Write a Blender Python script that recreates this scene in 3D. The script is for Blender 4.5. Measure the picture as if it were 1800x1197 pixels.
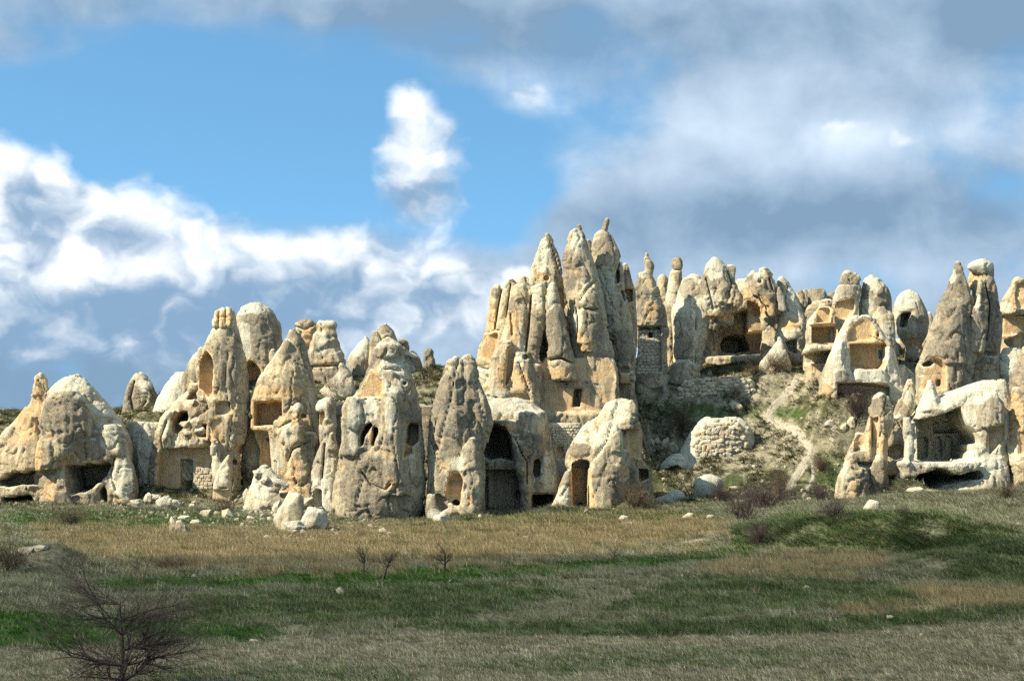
import bpy, math, random
import numpy as np
from mathutils import Vector, Matrix

for _o in list(bpy.data.objects):
    bpy.data.objects.remove(_o)
SC = bpy.context.scene
COL = SC.collection
rng = np.random.default_rng(7)
random.seed(7)

# ------------------------------------------------------------------ camera
F = 3200.0            # focal length in photograph pixels (1800 wide)
CZ = 7.0              # eye height
HOR = 800.0           # photograph row of the eye level
cam_d = bpy.data.cameras.new('camera')
cam = bpy.data.objects.new('camera', cam_d)
COL.objects.link(cam)
cam.location = (0, 0, CZ)
cam.rotation_euler = (math.radians(90), 0, 0)
cam_d.sensor_width = 36.0
cam_d.lens = 36.0 * F / 1800.0
cam_d.shift_y = (HOR - 598.5) / 1800.0
cam_d.clip_start = 1.0
cam_d.clip_end = 30000.0
SC.camera = cam

# ------------------------------------------------------------------ light
SUN_AZ = math.radians(65)      # to the left of straight behind the camera
SUN_EL = math.radians(39)
to_sun = Vector((-math.cos(SUN_EL) * math.sin(SUN_AZ), -math.cos(SUN_EL) * math.cos(SUN_AZ), math.sin(SUN_EL)))
sun_d = bpy.data.lights.new('sun', 'SUN')
sun_d.energy = 5.0
sun_d.angle = math.radians(0.5)
sun_d.color = (1.0, 0.915, 0.76)
sun = bpy.data.objects.new('sun', sun_d)
COL.objects.link(sun)
sun.rotation_euler = to_sun.to_track_quat('Z', 'Y').to_euler()
sun.location = (-60, -30, 80)

SC.view_settings.view_transform = 'Standard'
SC.view_settings.look = 'None'
SC.view_settings.exposure = 0.85
SC.view_settings.gamma = 1.0
SC.view_settings.use_curve_mapping = False
SC.render.engine = 'CYCLES'
SC.cycles.use_denoising = False
SC.cycles.max_bounces = 4
SC.cycles.diffuse_bounces = 1
SC.cycles.glossy_bounces = 1
SC.cycles.transparent_max_bounces = 8


# ------------------------------------------------------------------ node helpers
class S:
    """a socket with arithmetic"""
    def __init__(self, nt, sock):
        self.nt, self.s = nt, sock

    def _m(self, op, *a, clamp=False):
        n = self.nt.nodes.new('ShaderNodeMath')
        n.operation = op
        n.use_clamp = clamp
        for i, v in enumerate((self,) + a):
            if isinstance(v, S):
                self.nt.links.new(v.s, n.inputs[i])
            else:
                n.inputs[i].default_value = float(v)
        return S(self.nt, n.outputs[0])

    def __add__(self, o): return self._m('ADD', o)
    __radd__ = __add__
    def __mul__(self, o): return self._m('MULTIPLY', o)
    __rmul__ = __mul__
    def __sub__(self, o): return self._m('SUBTRACT', o)
    def __rsub__(self, o): return (self * -1.0) + o
    def __truediv__(self, o): return self._m('DIVIDE', o)
    def pow(self, o): return self._m('POWER', o)
    def exp(self): return self._m('EXPONENT')
    def abs(self): return self._m('ABSOLUTE')
    def max(self, o): return self._m('MAXIMUM', o)
    def min(self, o): return self._m('MINIMUM', o)
    def clamp(self): return self._m('ADD', 0.0, clamp=True)

    def step(self, a, b):
        n = self.nt.nodes.new('ShaderNodeMapRange')
        n.interpolation_type = 'SMOOTHSTEP'
        self.nt.links.new(self.s, n.inputs[0])
        n.inputs[1].default_value = a
        n.inputs[2].default_value = b
        return S(self.nt, n.outputs[0])


def mixc(nt, f, a, b, mode='MIX'):
    n = nt.nodes.new('ShaderNodeMix')
    n.data_type = 'RGBA'
    n.blend_type = mode
    for sock, v in ((n.inputs[0], f), (n.inputs[6], a), (n.inputs[7], b)):
        if isinstance(v, S):
            nt.links.new(v.s, sock)
        elif isinstance(v, (int, float)):
            sock.default_value = v
        else:
            sock.default_value = tuple(v) + (1.0,)
    return S(nt, n.outputs[2])


def noise(nt, vec, scale, detail=4, rough=0.5, dist=0.0, lac=2.0, dim='3D'):
    n = nt.nodes.new('ShaderNodeTexNoise')
    n.noise_dimensions = dim
    n.inputs['Scale'].default_value = scale
    n.inputs['Detail'].default_value = detail
    n.inputs['Roughness'].default_value = rough
    n.inputs['Distortion'].default_value = dist
    n.inputs['Lacunarity'].default_value = lac
    if vec is not None:
        nt.links.new(vec.s, n.inputs['Vector'])
    return S(nt, n.outputs[0])


def vmap(nt, vec, loc=(0, 0, 0), scale=(1, 1, 1), rot=(0, 0, 0)):
    n = nt.nodes.new('ShaderNodeMapping')
    n.inputs[1].default_value = loc
    n.inputs[2].default_value = rot
    n.inputs[3].default_value = scale
    nt.links.new(vec.s, n.inputs[0])
    return S(nt, n.outputs[0])


def combine(nt, x, y, z):
    n = nt.nodes.new('ShaderNodeCombineXYZ')
    for i, v in enumerate((x, y, z)):
        if isinstance(v, S):
            nt.links.new(v.s, n.inputs[i])
        else:
            n.inputs[i].default_value = v
    return S(nt, n.outputs[0])


def new_mat(name, rough=0.95):
    m = bpy.data.materials.new(name)
    m.use_nodes = True
    nt = m.node_tree
    nt.nodes.clear()
    out = nt.nodes.new('ShaderNodeOutputMaterial')
    b = nt.nodes.new('ShaderNodeBsdfPrincipled')
    b.inputs['Roughness'].default_value = rough
    b.inputs['Specular IOR Level'].default_value = 0.15
    nt.links.new(b.outputs[0], out.inputs[0])
    return m, nt, b


def coords(nt, kind='Object'):
    g = nt.nodes.new('ShaderNodeNewGeometry')
    return S(nt, g.outputs['Position'])


def attr(nt, name, typ='GEOMETRY'):
    a = nt.nodes.new('ShaderNodeAttribute')
    a.attribute_name = name
    a.attribute_type = typ
    sp = nt.nodes.new('ShaderNodeSeparateColor')
    nt.links.new(a.outputs['Color'], sp.inputs[0])
    return S(nt, a.outputs['Color']), [S(nt, sp.outputs[i]) for i in range(3)]


def bump(nt, h, strength, dist, b):
    n = nt.nodes.new('ShaderNodeBump')
    n.inputs['Strength'].default_value = strength
    n.inputs['Distance'].default_value = dist
    nt.links.new(h.s, n.inputs['Height'])
    nt.links.new(n.outputs[0], b.inputs['Normal'])


# ------------------------------------------------------------------ sky
W = bpy.data.worlds.new('World')
SC.world = W
W.use_nodes = True
wt = W.node_tree
wt.nodes.clear()
w_out = wt.nodes.new('ShaderNodeOutputWorld')
w_bg = wt.nodes.new('ShaderNodeBackground')
w_bg.inputs[1].default_value = 0.070
wt.links.new(w_bg.outputs[0], w_out.inputs[0])
w_tc = wt.nodes.new('ShaderNodeTexCoord')
w_dir = S(wt, w_tc.outputs['Generated'])
w_sep = wt.nodes.new('ShaderNodeSeparateXYZ')
wt.links.new(w_dir.s, w_sep.inputs[0])
dx, dy, dz = (S(wt, w_sep.outputs[i]) for i in range(3))
sky = wt.nodes.new('ShaderNodeTexSky')
sky.sky_type = 'NISHITA'
sky.sun_disc = False
sky.sun_elevation = SUN_EL
sky.sun_rotation = math.atan2(to_sun.x, to_sun.y)
sky.altitude = 1100
sky.air_density = 1.0
sky.dust_density = 0.3
sky.ozone_density = 2.0
# the band of clear air seen between the clouds is as deep a blue as the air higher up
sk_v = combine(wt, dx, dy, dz.max(0.0) * 1.5 + 0.25)
wt.links.new(sk_v.s, sky.inputs[0])
skyc = mixc(wt, 1.0, S(wt, sky.outputs[0]), (1.80, 2.55, 2.35), 'MULTIPLY')

az = dx._m('ARCTAN2', dy)          # 0 straight ahead, + to the right
hyp = (dx * dx + dy * dy).pow(0.5)
el = dz._m('ARCTAN2', hyp)
U = az * 3.2                        # thousands of photograph pixels
V = el * 3.2
P2 = combine(wt, U, V * 1.25, 0.0)


def sky_pt(px, py):
    return math.atan((px - 900) / F) * 3.2, math.atan((HOR - py) / F * math.cos(math.atan((px - 900) / F))) * 3.2


def blob(px, py, sx, sy, amp, rot=0.0):
    return (px, py, sx, sy, amp, rot)


def total(lst, start=0.0):
    """sum of soft elliptical lumps at given directions of the sky"""
    t = start
    for (px, py, sx, sy, amp, rot) in lst:
        u0, v0 = sky_pt(px, py)
        m = wt.nodes.new('ShaderNodeMapping')
        m.vector_type = 'TEXTURE'
        m.inputs[1].default_value = (u0, v0, 0)
        m.inputs[2].default_value = (0, 0, math.radians(rot))
        m.inputs[3].default_value = (sx / 1000.0, sy / 1000.0, 1)
        wt.links.new(UV.s, m.inputs[0])
        d = wt.nodes.new('ShaderNodeVectorMath')
        d.operation = 'DOT_PRODUCT'
        wt.links.new(m.outputs[0], d.inputs[0])
        wt.links.new(m.outputs[0], d.inputs[1])
        p = wt.nodes.new('ShaderNodeMath')
        p.operation = 'POWER'
        p.inputs[0].default_value = math.exp(-1)
        wt.links.new(d.outputs['Value'], p.inputs[1])
        t = S(wt, p.outputs[0])._m('MULTIPLY_ADD', amp, t)
    return t


UV = combine(wt, U, V, 0.0)
n_big = noise(wt, vmap(wt, P2, (3.1, 1.7, 0)), 2.2, 5, 0.52, 0.3, dim='2D')
n_med = noise(wt, vmap(wt, P2, (7.7, 4.2, 0)), 6.5, 5, 0.56, 0.15, dim='2D')
n_soft = noise(wt, vmap(wt, P2, (0.3, 9.2, 0), (1.0, 1.9, 1)), 3.0, 3, 0.45, dim='2D')

# thin grey layer: everywhere but the blue gap
gap = total([
    blob(520, 280, 400, 115, 1.0), blob(40, 195, 330, 60, 0.8), blob(360, 110, 200, 70, 0.6, -12), blob(700, 150, 170, 55, 0.35, -20),
    blob(770, 350, 150, 90, 0.75), blob(250, 150, 260, 80, 0.35), blob(900, 400, 60, 60, 0.35), blob(1270, 350, 90, 16, 0.22), blob(960, 330, 70, 50, 0.25),
])
cover = total([blob(1350, 250, 650, 330, 0.30), blob(200, 640, 700, 200, 0.25), blob(300, -20, 500, 110, 0.25), blob(1000, 560, 900, 160, 0.2)])
grey = ((n_big - 0.5) * 0.9 + (n_soft - 0.5) * 0.9 + (n_med - 0.5) * 0.5 + 0.42 + cover - gap * 1.0).step(0.0, 0.62)
# tone inside the grey layer
g_tone = (total([
    blob(1780, 20, 190, 80, -0.75), blob(1120, 385, 270, 70, -0.34), blob(1530, 370, 300, 75, -0.36, 8), blob(760, 405, 110, 26, -0.35),
    blob(900, 50, 520, 62, -0.46), blob(80, 110, 200, 70, -0.22), blob(930, 165, 90, 45, 0.50, -25), blob(1500, 245, 130, 42, 0.40), blob(1140, 215, 220, 48, 0.34, -10),
    blob(1340, 300, 300, 50, 0.12), blob(60, 660, 380, 150, -0.50), blob(1010, 300, 160, 50, 0.2), blob(40, 20, 160, 50, -0.05),
    blob(750, 560, 300, 60, 0.02), blob(1380, 480, 260, 34, 0.22), blob(1790, 180, 120, 80, 0.25), blob(1650, 240, 120, 40, 0.2),
]) + (n_med - 0.5) * 0.85 + (n_big - 0.5) * 0.5 + 0.38).clamp()
c_grey = mixc(wt, g_tone, (1.9, 3.0, 4.3), (6.3, 7.5, 8.8))
c1 = mixc(wt, grey * 0.97, skyc, c_grey)

# cumulus
cum_f = total([
    blob(0, 430, 200, 120, 1.25), blob(170, 445, 160, 95, 1.1), blob(300, 475, 110, 70, 0.85), blob(400, 490, 110, 62, 0.8), blob(60, 320, 110, 50, 0.5, -22), blob(-20, 280, 60, 40, 0.4),
    blob(585, 460, 62, 62, 0.85), blob(500, 500, 90, 50, 0.65), blob(150, 545, 460, 100, 1.15), blob(560, 530, 280, 80, 0.85),
    blob(730, 270, 66, 66, 0.90, -8), blob(716, 190, 36, 50, 0.70, 25), blob(745, 350, 95, 60, 0.62), blob(785, 225, 26, 24, 0.35), blob(810, 300, 30, 40, 0.15),
    blob(785, 490, 58, 44, 0.75), blob(690, 530, 130, 45, 0.60), blob(655, 478, 18, 18, 0.5), blob(915, 495, 44, 30, 0.7), blob(860, 540, 110, 34, 0.4),
    blob(930, 165, 60, 34, 0.42, -25), blob(1480, 225, 75, 34, 0.30), blob(1560, 250, 90, 30, 0.25),
])


def cum_noise(vec):
    a = noise(wt, vmap(wt, vec, (1.3, 2.2, 0)), 5.5, 6, 0.55, 0.0, dim='2D')
    return a


def puffs(vec, sc, off):
    v = wt.nodes.new('ShaderNodeTexVoronoi')
    v.voronoi_dimensions = '2D'
    v.feature = 'SMOOTH_F1'
    v.inputs['Scale'].default_value = sc
    v.inputs['Smoothness'].default_value = 0.35
    wt.links.new(vmap(wt, vec, off).s, v.inputs['Vector'])
    return S(wt, v.outputs['Distance'])


warp = wt.nodes.new('ShaderNodeTexNoise')
warp.noise_dimensions = '2D'
warp.inputs['Scale'].default_value = 9
warp.inputs['Detail'].default_value = 4
wt.links.new(P2.s, warp.inputs['Vector'])
wv = wt.nodes.new('ShaderNodeVectorMath')
wv.operation = 'MULTIPLY_ADD'
wt.links.new(warp.outputs['Color'], wv.inputs[0])
wv.inputs[1].default_value = (0.12, 0.12, 0)
wt.links.new(P2.s, wv.inputs[2])
PW = S(wt, wv.outputs[0])
PL = vmap(wt, PW, (0.030, -0.036, 0))      # the same cloud sampled a little away from the sun


def height(vec):
    return cum_noise(vec) * 0.75 - puffs(vec, 9.0, (0, 0, 0)) * 0.28 - puffs(vec, 21.0, (3, 1, 0)) * 0.16


h0, h1 = height(PW), height(PL)
dens = (h0 + cum_f.min(1.0) - 0.52)
cum = dens.step(-0.04, 0.52).pow(0.8)
lit = (h0 - h1) * 2.6 + 0.44 + (n_med - 0.5) * 0.7
under = total([
    blob(95, 378, 80, 28, -0.50), blob(225, 410, 55, 20, -0.45), blob(120, 640, 460, 90, -0.45), blob(200, 535, 460, 50, -0.50), blob(700, 510, 200, 40, -0.3), blob(450, 590, 300, 60, -0.30), blob(620, 440, 200, 60, 0.12), blob(150, 470, 200, 34, 0.22), blob(930, 170, 200, 60, -0.1),
    blob(160, 470, 150, 45, 0.25), blob(110, 310, 150, 34, 0.62, -18), blob(270, 370, 55, 45, 0.5), blob(585, 410, 60, 40, 0.50), blob(728, 235, 60, 85, 0.45),
    blob(750, 345, 120, 45, -0.30), blob(785, 465, 50, 26, 0.45), blob(655, 475, 22, 20, 0.5), blob(910, 482, 40, 22, 0.35), blob(430, 430, 70, 26, 0.25), blob(20, 290, 70, 36, 0.2),
])
lit = (lit + under).step(-0.38, 1.38)
c_cum = mixc(wt, lit, (2.1, 3.4, 5.0), (9.6, 9.9, 10.1))
c2 = mixc(wt, cum * 0.97, c1, c_cum)
wt.links.new(c2.s, w_bg.inputs[0])
W.cycles.sampling_method = 'MANUAL'
W.cycles.sample_map_resolution = 512

# ------------------------------------------------------------------ numeric helpers
def P(px, py, Y):
    """world point seen at a photograph pixel, Y metres ahead of the camera plane"""
    return ((px - 900.0) / F * Y, Y, CZ + (HOR - py) / F * Y)


def _hash(ix, iy, iz, seed):
    h = (ix.astype(np.uint32) * np.uint32(374761393) + iy.astype(np.uint32) * np.uint32(668265263)
         + iz.astype(np.uint32) * np.uint32(2147483647) + np.uint32(seed * 974711 & 0xffffffff))
    h = (h ^ (h >> np.uint32(13))) * np.uint32(1274126177)
    return h ^ (h >> np.uint32(16))


_GT = np.random.default_rng(3).normal(size=(256, 3)).astype(np.float32)
_GT /= np.linalg.norm(_GT, axis=1, keepdims=True)


def perlin(x, y, z, seed=0):
    x = np.asarray(x, np.float32); y = np.asarray(y, np.float32); z = np.asarray(z, np.float32)
    x, y, z = np.broadcast_arrays(x, y, z)
    ix, iy, iz = np.floor(x), np.floor(y), np.floor(z)
    fx, fy, fz = x - ix, y - iy, z - iz
    ix, iy, iz = ix.astype(np.int64), iy.astype(np.int64), iz.astype(np.int64)
    u, v, w = (f * f * (3 - 2 * f) for f in (fx, fy, fz))
    out = 0
    for a in (0, 1):
        wa = u if a else 1 - u
        for b in (0, 1):
            wb = v if b else 1 - v
            for c in (0, 1):
                wc = w if c else 1 - w
                g = _GT[(_hash(ix + a, iy + b, iz + c, seed) & np.uint32(255)).astype(np.int64)]
                out = out + wa * wb * wc * (g[..., 0] * (fx - a) + g[..., 1] * (fy - b) + g[..., 2] * (fz - c))
    return out * 1.6


def sstep(a, b, x):
    t = np.clip((x - a) / (b - a), 0, 1)
    return t * t * (3 - 2 * t)


def poly_sdf(x, z, pts):
    """signed distance (negative inside) to a closed polygon"""
    pts = np.asarray(pts, np.float32)
    d = np.full(x.shape, 1e9, np.float32)
    inside = np.zeros(x.shape, bool)
    n = len(pts)
    for i in range(n):
        ax, az_ = pts[i]
        bx, bz = pts[(i + 1) % n]
        ex, ez = bx - ax, bz - az_
        wx, wz = x - ax, z - az_
        t = np.clip((wx * ex + wz * ez) / (ex * ex + ez * ez + 1e-12), 0, 1)
        d = np.minimum(d, (wx - ex * t) ** 2 + (wz - ez * t) ** 2)
        c = (az_ > z) != (bz > z)
        xi = ex * (z - az_) / (ez if abs(ez) > 1e-9 else 1e-9) + ax
        inside ^= c & (x < xi)
    d = np.sqrt(d)
    return np.where(inside, -d, d)


def line_sdf(x, z, pts):
    d = np.full(x.shape, 1e9, np.float32)
    for (ax, az_), (bx, bz) in zip(pts[:-1], pts[1:]):
        ex, ez = bx - ax, bz - az_
        wx, wz = x - ax, z - az_
        t = np.clip((wx * ex + wz * ez) / (ex * ex + ez * ez + 1e-12), 0, 1)
        d = np.minimum(d, (wx - ex * t) ** 2 + (wz - ez * t) ** 2)
    return np.sqrt(d)


def box(x0, x1, y0, y1):
    return [(x0, y0), (x1, y0), (x1, y1), (x0, y1)]


def arch(x0, x1, y0, y1, n=8):
    r = (x1 - x0) / 2.0
    cx = (x0 + x1) / 2.0
    ry = min(r, (y1 - y0) * .6)
    p = [(cx - r * math.cos(math.pi * i / n), y0 + ry - ry * math.sin(math.pi * i / n)) for i in range(n + 1)]
    return p + [(x1, y1), (x0, y1)]


def oval(x0, x1, y0, y1, n=14, seed=None):
    cx, cy, rx, ry = (x0 + x1) / 2, (y0 + y1) / 2, (x1 - x0) / 2, (y1 - y0) / 2
    r = random.Random(seed if seed is not None else int(x0 * 7 + y0))
    return [(cx + rx * (1 + r.uniform(-.16, .1)) * math.cos(2 * math.pi * i / n), cy + ry * (1 + r.uniform(-.16, .1)) * math.sin(2 * math.pi * i / n)) for i in range(n)]


def surface_nets(D, org, h):
    s = D < 0
    c = [s[:-1, :-1, :-1], s[1:, :-1, :-1], s[:-1, 1:, :-1], s[1:, 1:, :-1],
         s[:-1, :-1, 1:], s[1:, :-1, 1:], s[:-1, 1:, 1:], s[1:, 1:, 1:]]
    cnt = sum(a.astype(np.int8) for a in c)
    act = (cnt > 0) & (cnt < 8)
    ids = np.full(act.shape, -1, np.int64)
    ii, jj, kk = np.nonzero(act)
    ids[ii, jj, kk] = np.arange(len(ii))
    off = [(a, b, e) for e in (0, 1) for b in (0, 1) for a in (0, 1)]
    val = {o: D[ii + o[0], jj + o[1], kk + o[2]] for o in off}
    acc = np.zeros((len(ii), 3)); n = np.zeros(len(ii))
    for o in off:
        for ax in range(3):
            if o[ax] == 0:
                q = list(o); q[ax] = 1; q = tuple(q)
                a, b = val[o], val[q]
                m = (a < 0) != (b < 0)
                t = np.where(m, a / np.where(m, a - b, 1), 0)
                p = np.zeros((len(ii), 3)); p[:] = o
                p[:, ax] = t
                acc += p * m[:, None]
                n += m
    v = acc / n[:, None] + np.stack([ii, jj, kk], 1)
    v = v * h + np.asarray(org)
    quads = []
    for ax in range(3):
        sl0 = [slice(1, -1)] * 3; sl1 = [slice(1, -1)] * 3
        sl0[ax] = slice(0, -1); sl1[ax] = slice(1, None)
        a = s[tuple(sl0)]; b = s[tuple(sl1)]
        e = np.nonzero(a != b)
        flip = a[e]
        idx = [e[0] + (0 if ax == 0 else 1), e[1] + (0 if ax == 1 else 1), e[2] + (0 if ax == 2 else 1)]
        o1, o2 = [(1, 2), (2, 0), (0, 1)][ax]
        q = []
        for d1, d2 in ((-1, -1), (0, -1), (0, 0), (-1, 0)):
            t = [idx[0].copy(), idx[1].copy(), idx[2].copy()]
            t[o1] = t[o1] + d1; t[o2] = t[o2] + d2
            q.append(ids[t[0], t[1], t[2]])
        q = np.stack(q, 1)
        q[~flip] = q[~flip][:, ::-1]
        quads.append(q)
    q = np.concatenate(quads)
    return v, q[(q >= 0).all(1)]


def mesh_np(name, v, q, smooth=True):
    me = bpy.data.meshes.new(name)
    v = np.asarray(v, np.float32); q = np.asarray(q, np.int32)
    me.vertices.add(len(v)); me.vertices.foreach_set('co', v.ravel())
    me.loops.add(q.size); me.loops.foreach_set('vertex_index', q.ravel())
    me.polygons.add(len(q))
    me.polygons.foreach_set('loop_start', np.arange(0, q.size, q.shape[1], dtype=np.int32))
    me.polygons.foreach_set('loop_total', np.full(len(q), q.shape[1], np.int32))
    me.polygons.foreach_set('use_smooth', np.full(len(q), smooth))
    me.update(calc_edges=True)
    return me


def vnormals(v, q):
    a = v[q[:, 2]] - v[q[:, 0]]
    b = v[q[:, 3 if q.shape[1] > 3 else 1]] - v[q[:, 1 if q.shape[1] > 3 else 0]]
    n = np.cross(a, b)
    if q.shape[1] == 3:
        n = -n
    out = np.zeros_like(v)
    for k in range(q.shape[1]):
        for c in range(3):
            out[:, c] += np.bincount(q[:, k], n[:, c], len(v))
    return out / (np.linalg.norm(out, axis=1, keepdims=True) + 1e-9)


def set_col(me, name, arr):
    a = me.color_attributes.new(name, 'FLOAT_COLOR', 'POINT')
    c = np.zeros((len(arr), 4), np.float32)
    c[:, :arr.shape[1]] = arr
    a.data.foreach_set('color', c.ravel())


def add(name, me, mat=None, parent=None, label=None, cat=None, group=None, kind=None, loc=None):
    o = bpy.data.objects.new(name, me)
    COL.objects.link(o)
    if mat is not None and me is not None and not me.materials:
        me.materials.append(mat)
    if parent is not None:
        o.parent = parent
    if loc is not None:
        o.location = loc
    for k, v in (('label', label), ('category', cat), ('group', group), ('kind', kind)):
        if v:
            o[k] = v
    return o


# ------------------------------------------------------------------ terrain: measured profile
CX = [-500, 0, 200, 400, 600, 800, 1000, 1150, 1300, 1450, 1600, 1800, 2300]
G = [  # (distance, photograph row) for every column above, near to far; a single pair holds for all
    [(40, 1320)] * 13,
    [(52, 1197)] * 13,
    [(59, 1148), (59, 1148), (60, 1142), (62, 1133), (64, 1122), (65.5, 1114), (65.5, 1114), (65.5, 1116), (65.5, 1114), (66, 1110), (67, 1102), (69, 1087), (69, 1084)],
    [(61, 1136), (61, 1136), (62, 1128), (64, 1118), (66, 1109), (66.6, 1098), (66.6, 1096), (66.6, 1095), (67, 1092), (67.5, 1086), (68.5, 1079), (70.5, 1066), (70.5, 1064)],
    [(72, 1082), (72, 1082), (72, 1084), (70, 1098), (69, 1100), (70, 1084), (72, 1078), (73, 1073), (74, 1070), (74, 1066), (74, 1058), (76, 1045), (76, 1045)],
    [(80, 1036), (80, 1036), (80, 1040), (77, 1050), (79, 1038), (82, 1024), (85, 1017), (87, 1012), (87, 1011), (87, 1015), (82, 1032), (86, 1020), (86, 1020)],
    [(98, 1008), (98, 1008), (98, 1008), (97, 1012), (97, 1010), (99, 1000), (104, 993), (109, 984), (112, 977), (113, 975), (106, 985), (100, 1000), (100, 1000)],
    [(112, 982), (112, 982), (112, 983), (112, 984), (112, 984), (113, 980), (118, 970), (121, 965), (120, 965), (118, 968), (113, 975), (108, 985), (108, 985)],
    [(140, 948), (140, 948), (140, 950), (140, 950), (138, 950), (138, 949), (138, 944), (134, 942), (127, 928), (122, 911), (117, 905), (118, 928), (118, 930)],
    [(160, 922), (160, 922), (158, 926), (155, 932), (155, 932), (158, 928), (160, 920), (158, 922), (156, 905), (150, 897), (140, 895), (146, 898), (146, 898)],
    [(188, 893), (188, 893), (186.4, 888), (180, 897), (169, 925), (171, 922), (181, 896), (181, 886), (178, 890), (178, 885), (183.3, 868), (186.4, 850), (186.4, 850)],
    [(193, 850), (193, 850), (191.8, 850), (191.1, 850), (188, 850), (188, 850), (190.5, 860), (189.2, 850), (188, 850), (188, 845), (189.2, 835), (191.8, 820), (191.8, 820)],
    [(198, 785), (198, 785), (198, 775), (198, 735), (196.6, 715), (196.6, 730), (198, 750), (195.9, 795), (195.9, 795), (195.9, 745), (195.9, 725), (198, 735), (198, 735)],
    [(203, 752), (203, 752), (203, 748), (203, 702), (203, 688), (203, 695), (203.5, 718), (203, 740), (203.5, 722), (203, 712), (203, 690), (203, 690), (203, 695)],
    [(208, 738), (208, 738), (208, 735), (208, 664), (208, 658), (208, 660), (208, 680), (207.5, 690), (208, 668), (208, 655), (208, 640), (208, 640), (208, 650)],
    [(213.5, 730), (213.5, 730), (213.5, 728), (213.5, 656), (213.5, 650), (214, 650), (214, 656), (212.2, 655), (212.2, 645), (214, 636), (214, 622), (214, 615), (214, 615)],
    [(232, 724), (232, 724), (232, 722), (232, 660), (232, 652), (232, 650), (232, 650), (230.5, 636), (230.5, 632), (230.5, 618), (232, 622), (232, 600), (232, 600)],
    [(400, 742), (400, 742), (400, 742), (400, 720), (400, 712), (400, 700), (400, 700), (400, 690), (400, 690), (400, 690), (400, 690), (400, 680), (400, 680)],
    [(9000, 799)] * 13,
]
_pxg = np.arange(-520, 2321, 10.0)
_yg = np.concatenate([np.arange(40, 280, 0.5), np.geomspace(280, 9000, 60)])
_GY = np.array([[p[0] for p in r] for r in G], float)
_GZ = np.array([[CZ + (HOR - p[1]) / F * p[0] for p in r] for r in G], float)
_ZG = np.zeros((len(_pxg), len(_yg)))
for _i, _px in enumerate(_pxg):
    _k = min(max(np.searchsorted(CX, _px) - 1, 0), len(CX) - 2)
    _t = min(max((_px - CX[_k]) / (CX[_k + 1] - CX[_k]), 0), 1)
    _t = _t * _t * (3 - 2 * _t) * .6 + _t * .4
    _ry = _GY[:, _k] * (1 - _t) + _GY[:, _k + 1] * _t
    _rz = _GZ[:, _k] * (1 - _t) + _GZ[:, _k + 1] * _t
    _ZG[_i] = np.interp(_yg, _ry, _rz)
_ker = np.array([1, 2, 3, 2, 1.]); _ker /= _ker.sum()
_ZG = np.apply_along_axis(lambda r: np.convolve(np.pad(r, 2, 'edge'), _ker, 'valid'), 1, _ZG)
_ker = np.array([1, 2, 3, 4, 3, 2, 1.]); _ker /= _ker.sum()
_ZG = np.apply_along_axis(lambda r: np.convolve(np.pad(r, 3, 'edge'), _ker, 'valid'), 0, _ZG)
MOUNDS = [  # px, row of the foot, distance, half width px, height m, depth m
    (90, 1000, 100, 75, 1.3, 3.5), (1690, 1035, 92, 120, 1.1, 5.0), (1790, 975, 108, 90, .8, 4),
]


PADS = [(P(1268, 664, 207)[0], 207.0, 4.0, P(1268, 663, 207)[2])]      # (x, y, half width, foot height) of every rock: the ground meets its foot


def zbase(X, Y):
    px = 900 + X / Y * F
    a = np.clip((px + 520) / 10.0, 0, len(_pxg) - 1.001)
    b = np.clip(np.interp(Y, _yg, np.arange(len(_yg))), 0, len(_yg) - 1.001)
    i = a.astype(int); j = b.astype(int)
    u = a - i; v = b - j
    z = (_ZG[i, j] * (1 - u) * (1 - v) + _ZG[i + 1, j] * u * (1 - v) + _ZG[i, j + 1] * (1 - u) * v + _ZG[i + 1, j + 1] * u * v)
    for (mx, my, mY, hw, h, dp) in MOUNDS:
        cx = (mx - 900) / F * mY
        z = z + h * np.exp(-((X - cx) / (hw / F * mY)) ** 2 - ((Y - mY) / dp) ** 2)
    if PADS:
        num = np.zeros_like(z); den = np.full_like(z, .25)
        for (cx, cy, hw, zf) in PADS:
            w = np.exp(-(((X - cx) / (hw + .8)) ** 2) ** 1.5 - ((Y - cy) / (hw * .6 + 1.6)) ** 2)
            num += w * np.clip(zf - z, -2.5, 3.5); den += w
        z = z + num / den
    return z


def zground(X, Y):
    X = np.asarray(X, float); Y = np.asarray(Y, float)
    z = zbase(X, Y)
    px = 900 + X / Y * F
    hill = sstep(186, 200, Y)
    near = 1 - sstep(60, 66, Y)
    z = z + perlin(X / 7, Y / 7, 0.0, 5) * (0.12 + .3 * hill) * (1 - .6 * near) + perlin(X / 2.6, Y / 2.6, 0.0, 6) * (0.16 + .20 * hill) * (1 - .5 * near)
    z = z + perlin(X / .9, Y / .9, 0.0, 7) * (.09 + .09 * hill) * (1 - .4 * near)
    return z


def gp(px, Y, dz=0.0):
    X = (px - 900) / F * Y
    return X, Y, float(zground(X, Y)) + dz


def ground_at(px, py, y0=50.0, y1=265.0):
    """the point of the ground first seen at a photograph pixel"""
    Ys = np.linspace(y0, y1, 900)
    z = zground((px - 900) / F * Ys, Ys)
    r = HOR - (z - CZ) * F / Ys
    k = np.nonzero(r <= py)[0]
    Y = Ys[k[0]] if len(k) else y1
    return (px - 900) / F * Y, Y, float(zground((px - 900) / F * Y, Y))

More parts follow.
